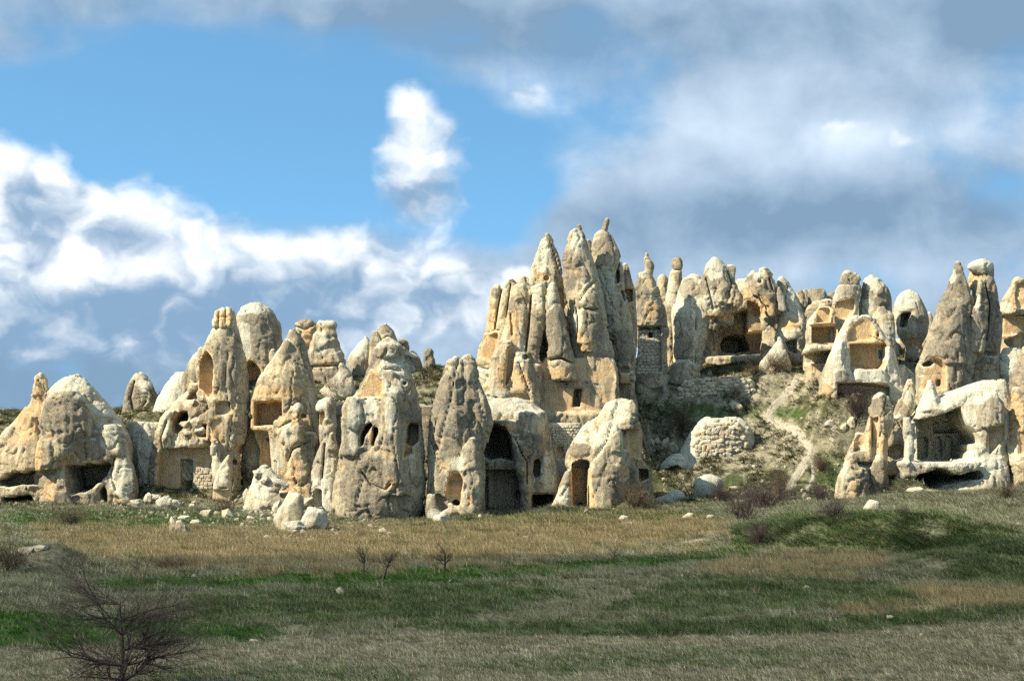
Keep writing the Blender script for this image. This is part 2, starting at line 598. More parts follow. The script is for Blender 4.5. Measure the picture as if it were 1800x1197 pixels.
# ------------------------------------------------------------------ rock: materials
def make_rock_mat(name, base=(0.503, 0.427, 0.275), dark=(0.270, 0.230, 0.161), pale=(0.62, 0.575, 0.42), fresh=(0.55, 0.37, 0.19)):
    m, nt, b = new_mat(name, 0.97)
    co = coords(nt)
    rkc, (fr, pa, gr) = attr(nt, 'rk')
    hewn = S(nt, rkc.s.node.outputs['Alpha'])
    raw = 1.0 - hewn * .75
    n1 = noise(nt, co, 0.55, 5, 0.6)
    n2 = noise(nt, vmap(nt, co, scale=(1, 1, .40)), 2.6, 7, 0.72)
    n3 = noise(nt, co, 11.0, 5, 0.75)
    ns = noise(nt, vmap(nt, co, (4, 1, 7), (1.0, 1.0, .10)), 1.5, 5, .65)
    n4 = noise(nt, vmap(nt, co, (9, 3, 1)), 1.3, 5, 0.6)
    nf = noise(nt, vmap(nt, co, (3, 8, 5), (1.6, 1.6, .35)), 1.6, 5, 0.6)
    body = mixc(nt, (n1 * .55 + n2 * .7 - .12 + gr * .55 - pa * .3 + (ns - .5) * .55).step(.36, .72), [c * 1.18 for c in base], dark)
    tan = mixc(nt, n4.step(.42, .70) * .45, body, (0.50, 0.375, 0.21))
    pl = mixc(nt, n2.step(.35, .75) * .5, pale, [c * .80 for c in pale])
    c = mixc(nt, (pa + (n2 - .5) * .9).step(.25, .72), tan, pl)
    fcol = mixc(nt, nf.step(.3, .7), fresh, (0.64, 0.44, 0.22))
    fcol = mixc(nt, n4.step(.5, .75) * .55, fcol, (0.66, 0.57, 0.40))
    c = mixc(nt, (fr + (n2 - .5) * .5).step(.3, .62), c, fcol)
    n5 = noise(nt, co, 5.0, 6, 0.85)
    sp = n5.step(.50, .60) * (1.0 - fr).max(0.0) * (1.0 - pa * .7).max(0.15)
    c = mixc(nt, sp * raw * .38, c, (0.13, 0.115, 0.085))
    c = mixc(nt, (n5 * -1.0 + 1.0).step(.52, .64) * raw * .40, c, (0.66, 0.60, 0.44))
    nt.links.new(c.s, b.inputs['Base Color'])
    crack = noise(nt, vmap(nt, co, (1, 2, 3), (1, 1, .5)), 1.1, 6, 0.62)
    cr = 1.0 - ((crack - .5).abs() * 9.0).min(1.0)
    chis = noise(nt, vmap(nt, co, (2, 2, 2), (3.0, 3.0, 14.0), (0, .35, 0)), 1.0, 2, .5)
    h = (n2 * .45 + n5 * .50) * raw + chis * hewn * .10 - cr.pow(5.0) * .15
    bump(nt, h, 0.9, 0.30, b)
    return m


M_ROCK = make_rock_mat('weathered_tuff')
M_PALE = make_rock_mat('pale_tuff', (0.575, 0.517, 0.368), (0.380, 0.333, 0.241), (0.66, 0.62, 0.47), (0.58, 0.39, 0.19))
M_WARM = make_rock_mat('ochre_tuff', (0.540, 0.437, 0.265), (0.310, 0.253, 0.172), (0.63, 0.565, 0.40), (0.56, 0.37, 0.19))
M_GREY = make_rock_mat('grey_tuff', (0.437, 0.374, 0.247), (0.241, 0.209, 0.152), (0.60, 0.56, 0.42), (0.48, 0.33, 0.18))
MATS = {'r': M_ROCK, 'p': M_PALE, 'w': M_WARM, 'g': M_GREY}


def lin(v, xp, fp):
    return np.interp(v, xp, fp)


def fill_noise(nx, ny, nz, org, h, wl, seed):
    """noise on a coarse lattice, spread over the fine one"""
    c = wl / 2.5
    out = None
    ax = []
    for n, o in ((nx, org[0]), (ny, org[1]), (nz, org[2])):
        p = (o + np.arange(n) * h)
        g0 = math.floor(p[0] / c); g1 = math.floor(p[-1] / c) + 2
        f = p / c - g0
        i = f.astype(int)
        ax.append((np.arange(g0, g1 + 1) * c, i, (f - i).astype(np.float32)))
    X, Y, Z = np.meshgrid(ax[0][0], ax[1][0], ax[2][0], indexing='ij')
    N = perlin(X / wl, Y / wl, Z / wl, seed)
    i, f = ax[0][1], ax[0][2][:, None, None]
    N = N[i] * (1 - f) + N[i + 1] * f
    i, f = ax[1][1], ax[1][2][None, :, None]
    N = N[:, i] * (1 - f) + N[:, i + 1] * f
    i, f = ax[2][1], ax[2][2][None, None, :]
    return (N[:, :, i] * (1 - f) + N[:, :, i + 1] * f).astype(np.float32)


SEED = [57]
HDEF = 0.14
NV = [0]


def rock(name, label, cat, Y, lobes, cuts=(), paint=(), h=0.15, k=0.35, warp=0.18, rough=1.0, mat='r', parent=None,
         sink=1.2, pale_top=1.0, group=None, strata=0.0, boxy=2.3, pad=1, back=1.35):
    if h == 0.15:
        h = HDEF
    """A rock grown from lobes.  lobe = dict(r=[(row, xleft, xright), ...], dy=metres further back, t=thickness/width, p=squareness)
    cut = (kind, outline, depth m, tone) with kind 'c' cave with flat back, 'f' follows the face, 'l' crack (polyline, width m)."""
    SEED[0] += 1
    sd = SEED[0]
    L = []
    lo = np.array([1e9] * 3); hi = -lo
    for lb in lobes:
        if not isinstance(lb, dict):
            lb = dict(r=lb)
        dy = lb.get('dy', 0.0); yl = Y + dy
        r = np.array(lb['r'], float)
        z = CZ + (HOR - r[:, 0]) / F * yl
        x0 = (r[:, 1] - 900) / F * yl; x1 = (r[:, 2] - 900) / F * yl
        cx = (x0 + x1) / 2; w = np.maximum((x1 - x0) / 2, 0.05)
        hang = lb.get('hang', False)
        if w[0] < .7 and len(w) > 2:
            w[0] *= .55
        if not hang:
            zf = z[-1]
            bx = np.linspace(x0[-1], x1[-1], 5); by = np.array([yl - 3., yl - 1., yl + 1])
            BX, BY = np.meshgrid(bx, by)
            gmin = float(zbase(BX, BY).min())
            if pad and parent is None:
                PADS.append(((x0[-1] + x1[-1]) / 2, yl - .5, max(.6, (x1[-1] - x0[-1]) / 2), zf))
            z = np.append(z, min(zf - sink, gmin - 1.0)); cx = np.append(cx, cx[-1]); w = np.append(w, w[-1] * 1.15)
        t = lb.get('t', 0.85)
        wd = np.convolve(np.pad(w, 1, 'edge'), [.25, .5, .25], 'valid')
        dp = np.clip(wd * t, 0.25 if wd.max() < 1 else .35, lb.get('dmax', 5.0))
        order = np.argsort(z)
        bk = lb.get('b', back)
        pp = lb.get('p', boxy)
        pp = 1.72 + (pp - 2) * .5 if pp < 2.7 else pp
        L.append((z[order], cx[order], w[order], dp[order], yl, pp, bk, hang))
        lo = np.minimum(lo, [min(x0) - .7, yl - dp.max() - .9, z.min() - .3 - (.7 if hang else 0)])
        hi = np.maximum(hi, [max(x1) + .7, yl + dp.max() * bk + .6, z.max() + .6])
    n = np.ceil((hi - lo) / h).astype(int) + 1
    nx, ny, nz = n
    xs = (lo[0] + np.arange(nx) * h).astype(np.float32)[:, None, None]
    ys = (lo[1] + np.arange(ny) * h).astype(np.float32)[None, :, None]
    zs = (lo[2] + np.arange(nz) * h).astype(np.float32)
    small = min(1.0, (hi[0] - lo[0]) / 7.0)
    wa = warp * small
    wx = fill_noise(nx, ny, nz, lo, h, 3.2, sd * 3 + 1) * wa + fill_noise(nx, ny, nz, lo, h, 1.3, sd * 3 + 91) * wa * .5
    wy = fill_noise(nx, ny, nz, lo, h, 2.8, sd * 3 + 2) * wa * 1.9 + fill_noise(nx, ny, nz, lo, h, 1.2, sd * 3 + 92) * wa * .9
    X3 = xs + wx; Y3 = ys + wy
    D = None
    for (z, cx, w, dp, yl, p, bk, hang) in L:
        zz = zs
        C = lin(zz, z, cx).astype(np.float32); Wd = lin(zz, z, w).astype(np.float32); Dd = lin(zz, z, dp).astype(np.float32)
        # round the profile a little
        kk = max(1, int(0.20 / h))
        ker = np.ones(2 * kk + 1) / (2 * kk + 1)
        C = np.convolve(np.pad(C, kk, 'edge'), ker, 'valid')[None, None, :].astype(np.float32)
        Wd = np.convolve(np.pad(Wd, kk, 'edge'), ker, 'valid')[None, None, :].astype(np.float32)
        Dd = np.convolve(np.pad(Dd, kk, 'edge'), ker, 'valid')[None, None, :].astype(np.float32)
        dyv = Y3 - yl
        dyv = np.where(dyv > 0, dyv / bk, -dyv)
        q = ((np.abs(X3 - C) / Wd) ** p + (dyv / Dd) ** p) ** (1.0 / p)
        mw = np.minimum(Wd, Dd)
        d = (q - 1) * mw
        over = zs[None, None, :] - z[-1]
        d = np.where(over > 0, np.maximum(d, 0) * .7 + over, np.maximum(d, over)) if True else d
        if hang:
            d = np.maximum(d, z[0] - zs[None, None, :])
        if D is None:
            D = d
        else:
            hh = np.maximum(k - np.abs(D - d), 0) / k
            D = np.minimum(D, d) - hh * hh * k * .25
    D = D.astype(np.float32)
    # carving
    cutd = np.full(D.shape, 9.0, np.float32) if len(cuts) else None
    tone = None
    XX, ZZ = xs[:, 0, :] + 0 * zs[None, :], zs[None, :] + 0 * xs[:, 0, :]
    tonef = np.zeros((nx, nz), np.float32)
    for c in cuts:
        kind, pts, depth = c[:3]
        tn = c[3] if len(c) > 3 else 0.55
        opt = c[4] if len(c) > 4 else {}
        s = Y / F
        off = opt.get('dy', 0.0)
        Yc = Y + off
        w2 = [((a - 900) / F * Yc, CZ + (HOR - b) / F * Yc) for a, b in pts]
        if kind == 'l':
            d2 = line_sdf(XX, ZZ, w2) - opt.get('w', 0.10)
        else:
            d2 = poly_sdf(XX, ZZ, w2)
            wob = opt.get('wob', 0.0)
            if wob:
                d2 = d2 + perlin(XX / .8, 0 * XX + sd, ZZ / .8, 5) * wob
        solid = D < 0
        any_ = solid.any(1)
        front = np.where(any_, lo[1] + solid.argmax(1) * h, 1e6)
        if kind in ('f', 'l'):
            fr = front
            if kind == 'f' and opt.get('flat'):
                m = (d2 < 0) & any_
                fr = np.full_like(front, np.median(front[m]) if m.any() else lo[1])
            yb = fr + depth
            yb = np.where(yb > 1e5, lo[1] - 9, yb)
        else:
            m = (d2 < 0) & any_
            base = np.median(front[m]) if m.any() else lo[1]
            yb = np.full_like(front, base + depth)
        if kind == 'c' and not opt.get('through'):
            bk_ = lo[1] + (ny - 1 - solid[:, ::-1, :].argmax(1)) * h
            bk_ = np.where(any_, bk_, 1e6)
            yb = np.minimum(yb, bk_ - .45)
        yb = yb.astype(np.float32)[:, None, :]
        taper = opt.get('taper', 0.06)
        d3 = np.maximum(d2[:, None, :] + (np.clip(ys - (yb - depth), 0, None) * taper).astype(np.float32), ys - yb)
        if opt.get('round'):
            a = np.maximum(d2[:, None, :] + opt['round'], 0); bq = np.maximum(ys - yb + opt['round'], 0)
            d3 = np.where((a > 0) & (bq > 0), np.sqrt(a * a + bq * bq) - opt['round'], d3)
        D = np.maximum(D, -d3)
        cutd = np.minimum(cutd, np.abs(d3))
        tonef = np.where(d2 < 0.25, tn, tonef)
    D[0] = D[-1] = 1; D[:, 0] = D[:, -1] = 1; D[:, :, 0] = D[:, :, -1] = 1
    D[0, :, :] = np.maximum(D[0], .05)
    v, q = surface_nets(D, lo, h)
    # what is buried deeper than the ground could ever shrink is left out
    qc = v[q].mean(1)
    q = q[qc[:, 2] > np.minimum(zbase(qc[:, 0], qc[:, 1]), CZ + (HOR - 700) / F * Y) - 1.3]
    used = np.unique(q); rm = np.zeros(len(v), np.int64); rm[used] = np.arange(len(used)); v = v[used]; q = rm[q]
    nrm = vnormals(v, q)
    cen = v[q].mean(1)
    # attributes
    if cutd is not None:
        ii = np.clip(((v - lo) / h).round().astype(int), 0, [nx - 1, ny - 1, nz - 1])
        cu = 1 - sstep(.10, .26, cutd[ii[:, 0], ii[:, 1], ii[:, 2]])
        tf = tonef[ii[:, 0], ii[:, 2]] * cu
    else:
        cu = np.zeros(len(v)); tf = cu
    x, y, z = v[:, 0], v[:, 1], v[:, 2]
    A = rough * (1 - cu * .82)
    s1 = perlin(x / 1.5, y / 1.5, z / 2.0, sd + 200)
    s2 = perlin(x / .62, y / .62, z / .75, sd + 201)
    s3 = perlin(x / .33, y / .33, z / .33, sd + 202)
    cr = 1 - np.abs(perlin(x / 1.9 + s2 * .12, y / 1.9, z / 4.5, sd + 203))
    cr = sstep(.945, .99, cr)
    cr2 = sstep(.955, .995, 1 - np.abs(perlin(x / 3.2, y / 3.2, z / 1.3 + s2 * .2, sd + 207)))
    sp = perlin(x / 2.2, y / 2.2, z / 1.7, sd + 204) + s2 * .22
    spall = sstep(.27, .32, sp)
    pit = sstep(.42, .56, perlin(x / .55, y / .55, z / .45, sd + 205))
    fac = 1 + 0 * x
    fl = perlin(x / 1.1, y / 1.1, z / 6.0, sd + 209)
    gr_ = perlin(x / .42, y / .42, z / 4.5 + s1 * .3, sd + 210) * (1 - np.clip(nrm[:, 2], 0, 1))
    disp = .07 + (.35 - np.abs(fl)) * .25 + s1 * .05 + s2 * .035 + np.abs(s3) * .03 - np.abs(gr_) * .11 - cr * .22 - cr2 * .15 - spall * .19 - pit * .07 * sstep(0, .3, s1)
    if strata:
        disp += np.sin(z * 5.5 + s1 * 2.5) * .06 * strata
    sc = min(1.0, max(.35, (hi[0] - lo[0]) / 6.0))
    v = v + nrm * (disp * A * sc)[:, None]
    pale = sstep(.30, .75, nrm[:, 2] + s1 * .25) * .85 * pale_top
    frs = tf + spall * (1 - cu) * .46 * sstep(-.1, .35, perlin(x / 4.0, y / 4.0, z / 4.0, sd + 206) + .12) * rough
    gr = sstep(.0, .5, perlin(x / 3.1, y / 3.1, z / 3.1, sd + 208)) * .5
    pxv = 900 + v[:, 0] / v[:, 1] * F; pyv = HOR - (v[:, 2] - CZ) / v[:, 1] * F
    for (kd, cxp, cyp, rx, ry) in paint:
        wv_ = 1 - sstep(.65, 1.1, np.sqrt(((pxv - cxp) / rx) ** 2 + ((pyv - cyp) / ry) ** 2) + s2 * .25 + s1 * .15)
        if kd == 'f':
            frs = np.maximum(frs, wv_ * .7)
        elif kd == 'p':
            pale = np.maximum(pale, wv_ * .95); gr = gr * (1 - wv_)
        elif kd == 'g':
            gr = np.maximum(gr, wv_); pale = pale * (1 - wv_ * .8); frs = frs * (1 - wv_)
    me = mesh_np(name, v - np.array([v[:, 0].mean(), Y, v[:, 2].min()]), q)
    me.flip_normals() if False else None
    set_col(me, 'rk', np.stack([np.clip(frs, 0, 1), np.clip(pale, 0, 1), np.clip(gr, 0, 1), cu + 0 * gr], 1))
    NV[0] += len(q)
    org = (v[:, 0].mean(), Y, v[:, 2].min())
    o = add(name, me, MATS[mat], parent=parent, label=label, cat=cat, group=group)
    if parent is None:
        o.location = org
    else:
        o.location = Vector(org) - parent.location
    return o

# ------------------------------------------------------------------ the rock formations, left to right
FC, RO = 'fairy chimney', 'rock outcrop'
ROCKS = []


def R(*a, **k):
    o = rock(*a, **k)
    ROCKS.append(o)
    return o


# A: the broad outcrop at the left end
R('rock_outcrop', 'ochre leaning rock fin with a long slope running down to the left edge', RO, 190, [
    dict(r=[(657, 67, 73), (664, 60, 82), (690, 55, 88), (712, 48, 92), (735, 30, 98), (755, 12, 104), (775, -6, 106), (800, -32, 108), (850, -42, 110), (885, -46, 110)], t=.45),
    dict(r=[(730, 40, 80), (760, 30, 92), (810, 24, 100), (850, 20, 104)], dy=-1.2, t=.5, hang=True),
], cuts=[('c', [(20, 832), (62, 826), (100, 835), (96, 850), (8, 856), (2, 846)], 4, .1, dict(wob=.2)),
         ('c', [(14, 874), (60, 868), (72, 884), (74, 900), (6, 900)], 5, .0, dict(wob=.15)),
         ('c', [(74, 878), (90, 876), (92, 900), (74, 900)], 1.5, .1)],
  paint=[('f', 45, 740, 26, 50), ('f', 68, 700, 10, 40)], mat='w', back=2.5)
R('fairy_chimney', 'broad white-peaked cone above the large dark cave at the left end', FC, 190, [
    dict(r=[(656, 131, 136), (662, 120, 143), (675, 98, 155), (690, 84, 168), (715, 76, 188), (745, 68, 212), (780, 62, 226), (830, 62, 232), (885, 66, 236)], t=.62),
    dict(r=[(688, 98, 132), (705, 82, 148), (730, 74, 156), (765, 68, 158), (800, 62, 140), (826, 62, 100)], dy=-3.1, t=.62, hang=True),
    dict(r=[(748, 178, 212), (765, 170, 222), (800, 168, 226), (815, 172, 218)], dy=-2.4, t=.6, hang=True),
    dict(r=[(775, 138, 170), (800, 120, 175), (830, 100, 130), (850, 92, 128), (885, 88, 130)], dy=-2.7, t=.5),
    dict(r=[(790, 208, 219), (806, 203, 227), (830, 196, 236), (860, 190, 240), (885, 187, 238)], dy=-2.6, t=.6),
], cuts=[('c', [(126, 818), (160, 813), (205, 812), (198, 838), (178, 855), (160, 866), (134, 868), (128, 845)], 7.0, .05, dict(wob=.15, dy=0)),
         ('c', [(185, 862), (192, 852), (199, 862), (199, 882), (188, 882)], 2.0, .1),
         ('l', [(212, 805), (205, 835), (214, 860)], .4, .1, dict(w=.12)), ('l', [(70, 700), (64, 760), (66, 830)], .4, .2, dict(w=.1))],
  paint=[('g', 122, 735, 36, 46), ('g', 150, 790, 26, 16), ('p', 190, 700, 40, 40), ('p', 135, 665, 30, 20), ('p', 195, 770, 22, 26), ('f', 66, 800, 12, 40), ('f', 88, 860, 14, 26), ('p', 215, 840, 22, 40)], mat='r', k=.5, back=3)
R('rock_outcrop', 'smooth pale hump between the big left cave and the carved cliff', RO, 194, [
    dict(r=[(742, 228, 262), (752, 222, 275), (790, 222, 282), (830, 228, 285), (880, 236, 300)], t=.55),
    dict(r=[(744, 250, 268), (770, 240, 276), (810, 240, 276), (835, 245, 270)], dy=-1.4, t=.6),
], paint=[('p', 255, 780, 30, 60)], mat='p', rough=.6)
R('fairy_chimney', 'small distant chimney with a pale pointed cap left of the white slope', FC, 216, [
    dict(r=[(658, 238, 243), (668, 230, 250), (690, 222, 252), (720, 216, 258), (745, 212, 262)], t=.8),
    dict(r=[(655, 247, 250), (664, 241, 260), (680, 236, 270), (700, 234, 277), (720, 236, 280), (745, 232, 284)], dy=-.6, t=.8),
], cuts=[('l', [(238, 670), (232, 700), (240, 740)], .6, .05, dict(w=.14)), ('l', [(262, 705), (250, 722), (244, 740)], .5, .05, dict(w=.12))],
  paint=[('p', 255, 672, 16, 18), ('g', 232, 700, 14, 30)], mat='g')
cap_host = R('rock_outcrop', 'smooth white slope with two small cap stones beside the tall tower', RO, 206, [
    dict(r=[(655, 310, 352), (662, 302, 352), (680, 288, 352), (705, 274, 352), (730, 266, 350), (765, 262, 350)], t=.8),
], paint=[('p', 310, 700, 60, 60)], mat='p', rough=.35, warp=.2, back=1.35, pad=0)
R('rock_outcrop', 'grey crag leaning on the left side of the tall flat-topped tower', RO, 204, [
    dict(r=[(616, 350, 362), (622, 342, 372), (640, 332, 376), (660, 322, 380), (700, 316, 380)], t=.8),
], paint=[('p', 345, 620, 14, 8)], mat='g', back=1.35, pad=0)

# B: carved cliff with the rubble-filled caves
R('rock_outcrop', 'carved cliff with rubble filled caves, niche doorway and flat hewn foot', RO, 194, [
    dict(r=[(675, 335, 380), (690, 330, 390), (712, 300, 395), (735, 284, 400), (760, 272, 402), (790, 262, 404), (830, 258, 405), (880, 256, 408)], t=.55),
    dict(r=[(722, 296, 312), (738, 280, 318), (760, 272, 308), (785, 268, 296), (830, 262, 295)], dy=-2.0, t=.6),
    dict(r=[(742, 318, 345), (760, 312, 352), (780, 308, 352), (800, 306, 356)], dy=-1.6, t=.6, hang=True),
], cuts=[('c', [(308, 738), (318, 724), (335, 722), (338, 735), (330, 752), (318, 765), (308, 760)], 5, .15, dict(wob=.1)),
         ('c', [(352, 744), (368, 746), (368, 770), (352, 768)], 5, .2),
         ('c', [(290, 788), (372, 786), (400, 812), (402, 892), (284, 892), (286, 830)], 1.0, .55, dict(wob=.12)),
         ('c', [(320, 806), (342, 808), (341, 872), (322, 876)], .7, .35),
         ('c', box(372, 382, 814, 822), 1.5, .1), ('c', [(318, 873), (334, 872), (336, 882), (318, 882)], 1.5, .1),
         ('c', [(336, 690), (357, 678), (357, 702), (330, 704)], 1.6, .4, dict(wob=.06)),
         ('l', [(300, 740), (290, 770), (294, 790)], .5, .1, dict(w=.1))],
  paint=[('p', 330, 800, 60, 40), ('f', 318, 740, 20, 16), ('p', 300, 840, 18, 50), ('p', 290, 750, 20, 20)], mat='w', back=2.5)

# C: the tall tower with block cap
tower = R('fairy_chimney', 'tall weathered tower with a pale blocky cap and deep arched niche on its left flank', FC, 190, [
    dict(r=[(572, 382, 412), (580, 374, 416), (600, 366, 422), (620, 358, 428), (645, 350, 434), (680, 360, 438), (720, 368, 438), (760, 372, 432), (790, 374, 424), (830, 376, 420), (885, 378, 416)], t=.75),
    dict(r=[(612, 350, 385), (630, 345, 388), (660, 346, 385), (690, 348, 380), (705, 350, 378)], dy=.8, t=.6, hang=True),
    dict(r=[(700, 366, 385), (730, 366, 386), (760, 368, 384), (800, 370, 380)], dy=-1.5, t=.5, hang=True),
], cuts=[('c', [(350, 640), (356, 625), (366, 618), (376, 628), (380, 645), (376, 690), (368, 700), (348, 680)], 1.9, .75, dict(wob=.08)),
         ('c', [(384, 708), (408, 706), (408, 728), (384, 730)], .35, .45), ('c', arch(373, 394, 738, 772), .3, .7),
         ('l', [(404, 620), (400, 680), (412, 740), (400, 800)], .3, .05, dict(w=.06)), ('c', oval(409, 418, 806, 818), .8, .0)],
  paint=[('f', 378, 755, 14, 26), ('f', 408, 725, 8, 14), ('p', 368, 655, 6, 30), ('g', 400, 640, 26, 50), ('p', 378, 800, 10, 40)], mat='r')
rock('cap_rock', 'pale yellow blocky cap', None, 190, [
    dict(r=[(541, 388, 403), (546, 380, 410), (556, 378, 412), (566, 375, 414), (577, 376, 414)], t=.95, hang=True, p=3.5)],
     cuts=[('l', [(388, 542), (386, 576)], .3, .2, dict(w=.07)), ('l', [(398, 542), (400, 576)], .3, .2, dict(w=.07)), ('l', [(376, 560), (413, 557)], .25, .2, dict(w=.05))],
     paint=[('f', 395, 560, 22, 22)], mat='p', parent=tower, rough=1.3, pale_top=1)
R('rock_spire', 'small lit pointed spire standing before the foot of the tall tower', FC, 187, [
    dict(r=[(800, 401, 406), (812, 392, 408), (830, 380, 408), (850, 375, 408), (880, 374, 407)], t=.7, p=2.8)],
  cuts=[('c', box(388, 402, 856, 860), .3, .4), ('c', [(374, 862), (406, 860), (406, 880), (374, 880)], .35, .5)], paint=[('p', 390, 840, 20, 40)], mat='w')

# D: dome behind
R('fairy_chimney', 'large rounded grey dome with a white crown behind the tall tower', FC, 207, [
    dict(r=[(533, 440, 458), (539, 426, 474), (552, 418, 484), (570, 413, 492), (600, 412, 497), (625, 418, 500), (660, 425, 495), (700, 425, 495)], t=.8, p=2.2)],
  cuts=[('c', [(434, 640), (446, 634), (462, 650), (464, 672), (452, 690), (436, 690)], 2.2, .75, dict(wob=.08)), ('l', [(420, 545), (428, 552), (436, 550)], .3, .0, dict(w=.06))],
  paint=[('p', 448, 540, 34, 14), ('g', 468, 585, 24, 40), ('p', 430, 600, 12, 44), ('f', 455, 665, 18, 26)], mat='g', rough=.55, back=1.35, pad=0)
R('rock_stub', 'small round grey knob on the shoulder of the rounded dome', 'rock', 204, [
    dict(r=[(614, 476, 484), (620, 472, 488), (632, 473, 489), (642, 478, 494), (660, 478, 498)], t=.9)], mat='g', rough=.7, back=1.35, pad=0)

# E: pyramid cone with the square chamber
R('fairy_chimney', 'pyramid shaped cone with a large square hewn chamber in its face', FC, 190, [
    dict(r=[(578, 513, 517), (586, 507, 523), (600, 500, 531), (618, 490, 537), (640, 474, 545), (662, 460, 550), (685, 447, 554), (705, 441, 556), (730, 441, 556), (752, 441, 560), (775, 450, 560), (790, 455, 560)], t=.7, p=2.2),
    dict(r=[(598, 500, 506), (606, 498, 512), (640, 480, 505)], dy=-1.0, t=.8, hang=True),
    dict(r=[(735, 425, 545), (760, 425, 560), (800, 425, 560), (880, 425, 560)], dy=2.4, t=.35),
], cuts=[('c', [(448, 707), (474, 706), (482, 703), (500, 706), (502, 744), (494, 748), (448, 750)], 3.4, .55, dict(wob=.04)),
         ('c', [(432, 758), (446, 756), (476, 758), (480, 800), (482, 828), (470, 848), (442, 850), (432, 830)], 1.1, .5),
         ('c', box(459, 475, 768, 822), .35, .45), ('c', box(466, 475, 769, 775), .4, .0),
         ('c', box(530, 540, 728, 736), .6, .2)],
  paint=[('f', 462, 690, 24, 14), ('f', 500, 690, 40, 14), ('f', 445, 740, 14, 60), ('p', 490, 800, 16, 40), ('f', 525, 745, 24, 20), ('f', 500, 850, 30, 24)], mat='w', back=1.9)
R('rock_ledge', 'jagged column of ledges beside the square chamber', RO, 186.5, [
    dict(r=[(711, 516, 527), (718, 509, 531), (735, 496, 532), (750, 492, 534), (775, 492, 532), (800, 502, 532), (825, 508, 545), (850, 500, 550), (880, 490, 552)], t=.7, p=2.8),
    dict(r=[(730, 486, 505), (745, 484, 508), (762, 488, 506)], dy=.4, t=.8, hang=True),
    dict(r=[(762, 520, 552), (775, 528, 560), (800, 520, 556), (830, 512, 548)], dy=.8, t=.6, hang=True)],
  cuts=[('l', [(490, 752), (512, 740)], .5, .1, dict(w=.1)), ('l', [(505, 815), (516, 790), (540, 778)], .5, .1, dict(w=.1))],
  paint=[('p', 520, 725, 14, 14), ('f', 515, 830, 18, 30), ('p', 505, 760, 12, 22)], mat='w', rough=1.3, strata=.4)
R('rock_outcrop', 'low cream ledge of tumbled rock below the jagged column', RO, 184, [
    dict(r=[(820, 458, 470), (832, 448, 480), (850, 445, 500), (875, 436, 545), (905, 425, 560)], t=.5, p=2.8),
    dict(r=[(843, 470, 492), (850, 468, 500), (862, 468, 503)], dy=-.8, t=.7, hang=True),
    dict(r=[(858, 500, 540), (872, 480, 548), (890, 470, 552), (905, 465, 550)], dy=-.5, t=.4)],
  paint=[('f', 520, 862, 34, 14), ('p', 460, 850, 20, 30)], mat='p', rough=1.3)

# F: twin blocky tops
twin = R('fairy_chimney', 'right block of the twin flat-topped chimney, grey and undercut at its foot', FC, 207, [
    dict(r=[(566, 562, 584), (572, 556, 592), (582, 558, 590), (590, 552, 592), (610, 546, 598), (630, 541, 603), (642, 540, 606), (648, 550, 600), (660, 552, 602), (700, 545, 620)], t=.8, p=2.7)],
  cuts=[('l', [(548, 645), (600, 643)], .35, .3, dict(w=.12))], paint=[('f', 575, 640, 26, 7), ('g', 575, 662, 30, 12), ('p', 566, 600, 12, 24)], mat='r', rough=1.2, strata=.6, back=1.35, pad=0)
R('fairy_chimney', 'left block of the twin flat-topped chimney, ochre with a dark crumbling rim', FC, 209, [
    dict(r=[(563, 528, 548), (568, 520, 556), (578, 519, 557), (590, 522, 552), (610, 528, 548), (640, 530, 556), (700, 530, 560)], t=.85, p=2.8)],
  cuts=[('l', [(522, 575), (538, 580), (552, 572)], .4, .0, dict(w=.12))], paint=[('f', 538, 590, 12, 18), ('g', 538, 566, 20, 7)], mat='w', rough=1.4, strata=.6, back=1.35, pad=0)
R('rock_outcrop', 'pale smooth slope between the pyramid cone and the twin blocks', RO, 203, [
    dict(r=[(640, 596, 606), (655, 590, 618), (690, 560, 626), (740, 550, 630)], t=.6)], paint=[('g', 575, 668, 20, 12)], mat='p', rough=.7, back=1.35, pad=0)

# G: small bulbs on the left crest
R('fairy_chimney', 'onion shaped pale chimney with a tiny dark tip on the left crest', FC, 214, [
    dict(r=[(591, 642, 645), (597, 638, 649), (606, 628, 654), (620, 617, 656), (638, 610, 656), (655, 608, 655), (685, 608, 655)], t=.9, p=2)],
  paint=[('p', 635, 612, 20, 20), ('g', 630, 655, 22, 14)], mat='p', rough=.35, warp=.2)
R('fairy_chimney', 'craggy brown-tipped chimney rising just right of the onion shaped one', FC, 213, [
    dict(r=[(570, 674, 681), (577, 666, 687), (585, 661, 692), (600, 653, 698), (625, 650, 704), (650, 650, 706), (685, 650, 706)], t=.9, p=2.4),
    dict(r=[(583, 656, 663), (590, 653, 667), (605, 652, 668)], dy=-.6, t=.9, hang=True)],
  cuts=[('l', [(664, 582), (672, 600)], .5, .0, dict(w=.1))], paint=[('g', 676, 578, 12, 10), ('p', 690, 625, 12, 24)], mat='r')
R('fairy_chimney', 'stubby round-headed pillar beside the craggy brown-tipped chimney', FC, 216, [
    dict(r=[(595, 696, 710), (600, 691, 716), (612, 690, 718), (620, 696, 716), (628, 702, 736), (645, 700, 741), (670, 700, 742)], t=.9, p=2.4),
    dict(r=[(618, 722, 727), (626, 716, 734), (640, 712, 740)], dy=.3, t=.8, hang=True)],
  paint=[('p', 715, 650, 20, 20), ('g', 703, 603, 12, 8)], mat='r')
R('rock_post', 'lone flat-topped stone post on the crest left of the great cluster', FC, 224, [
    dict(r=[(612, 748, 761), (616, 745, 764), (640, 744, 764), (662, 742, 766)], t=.9, p=3)], paint=[('g', 754, 616, 12, 6)], mat='g')

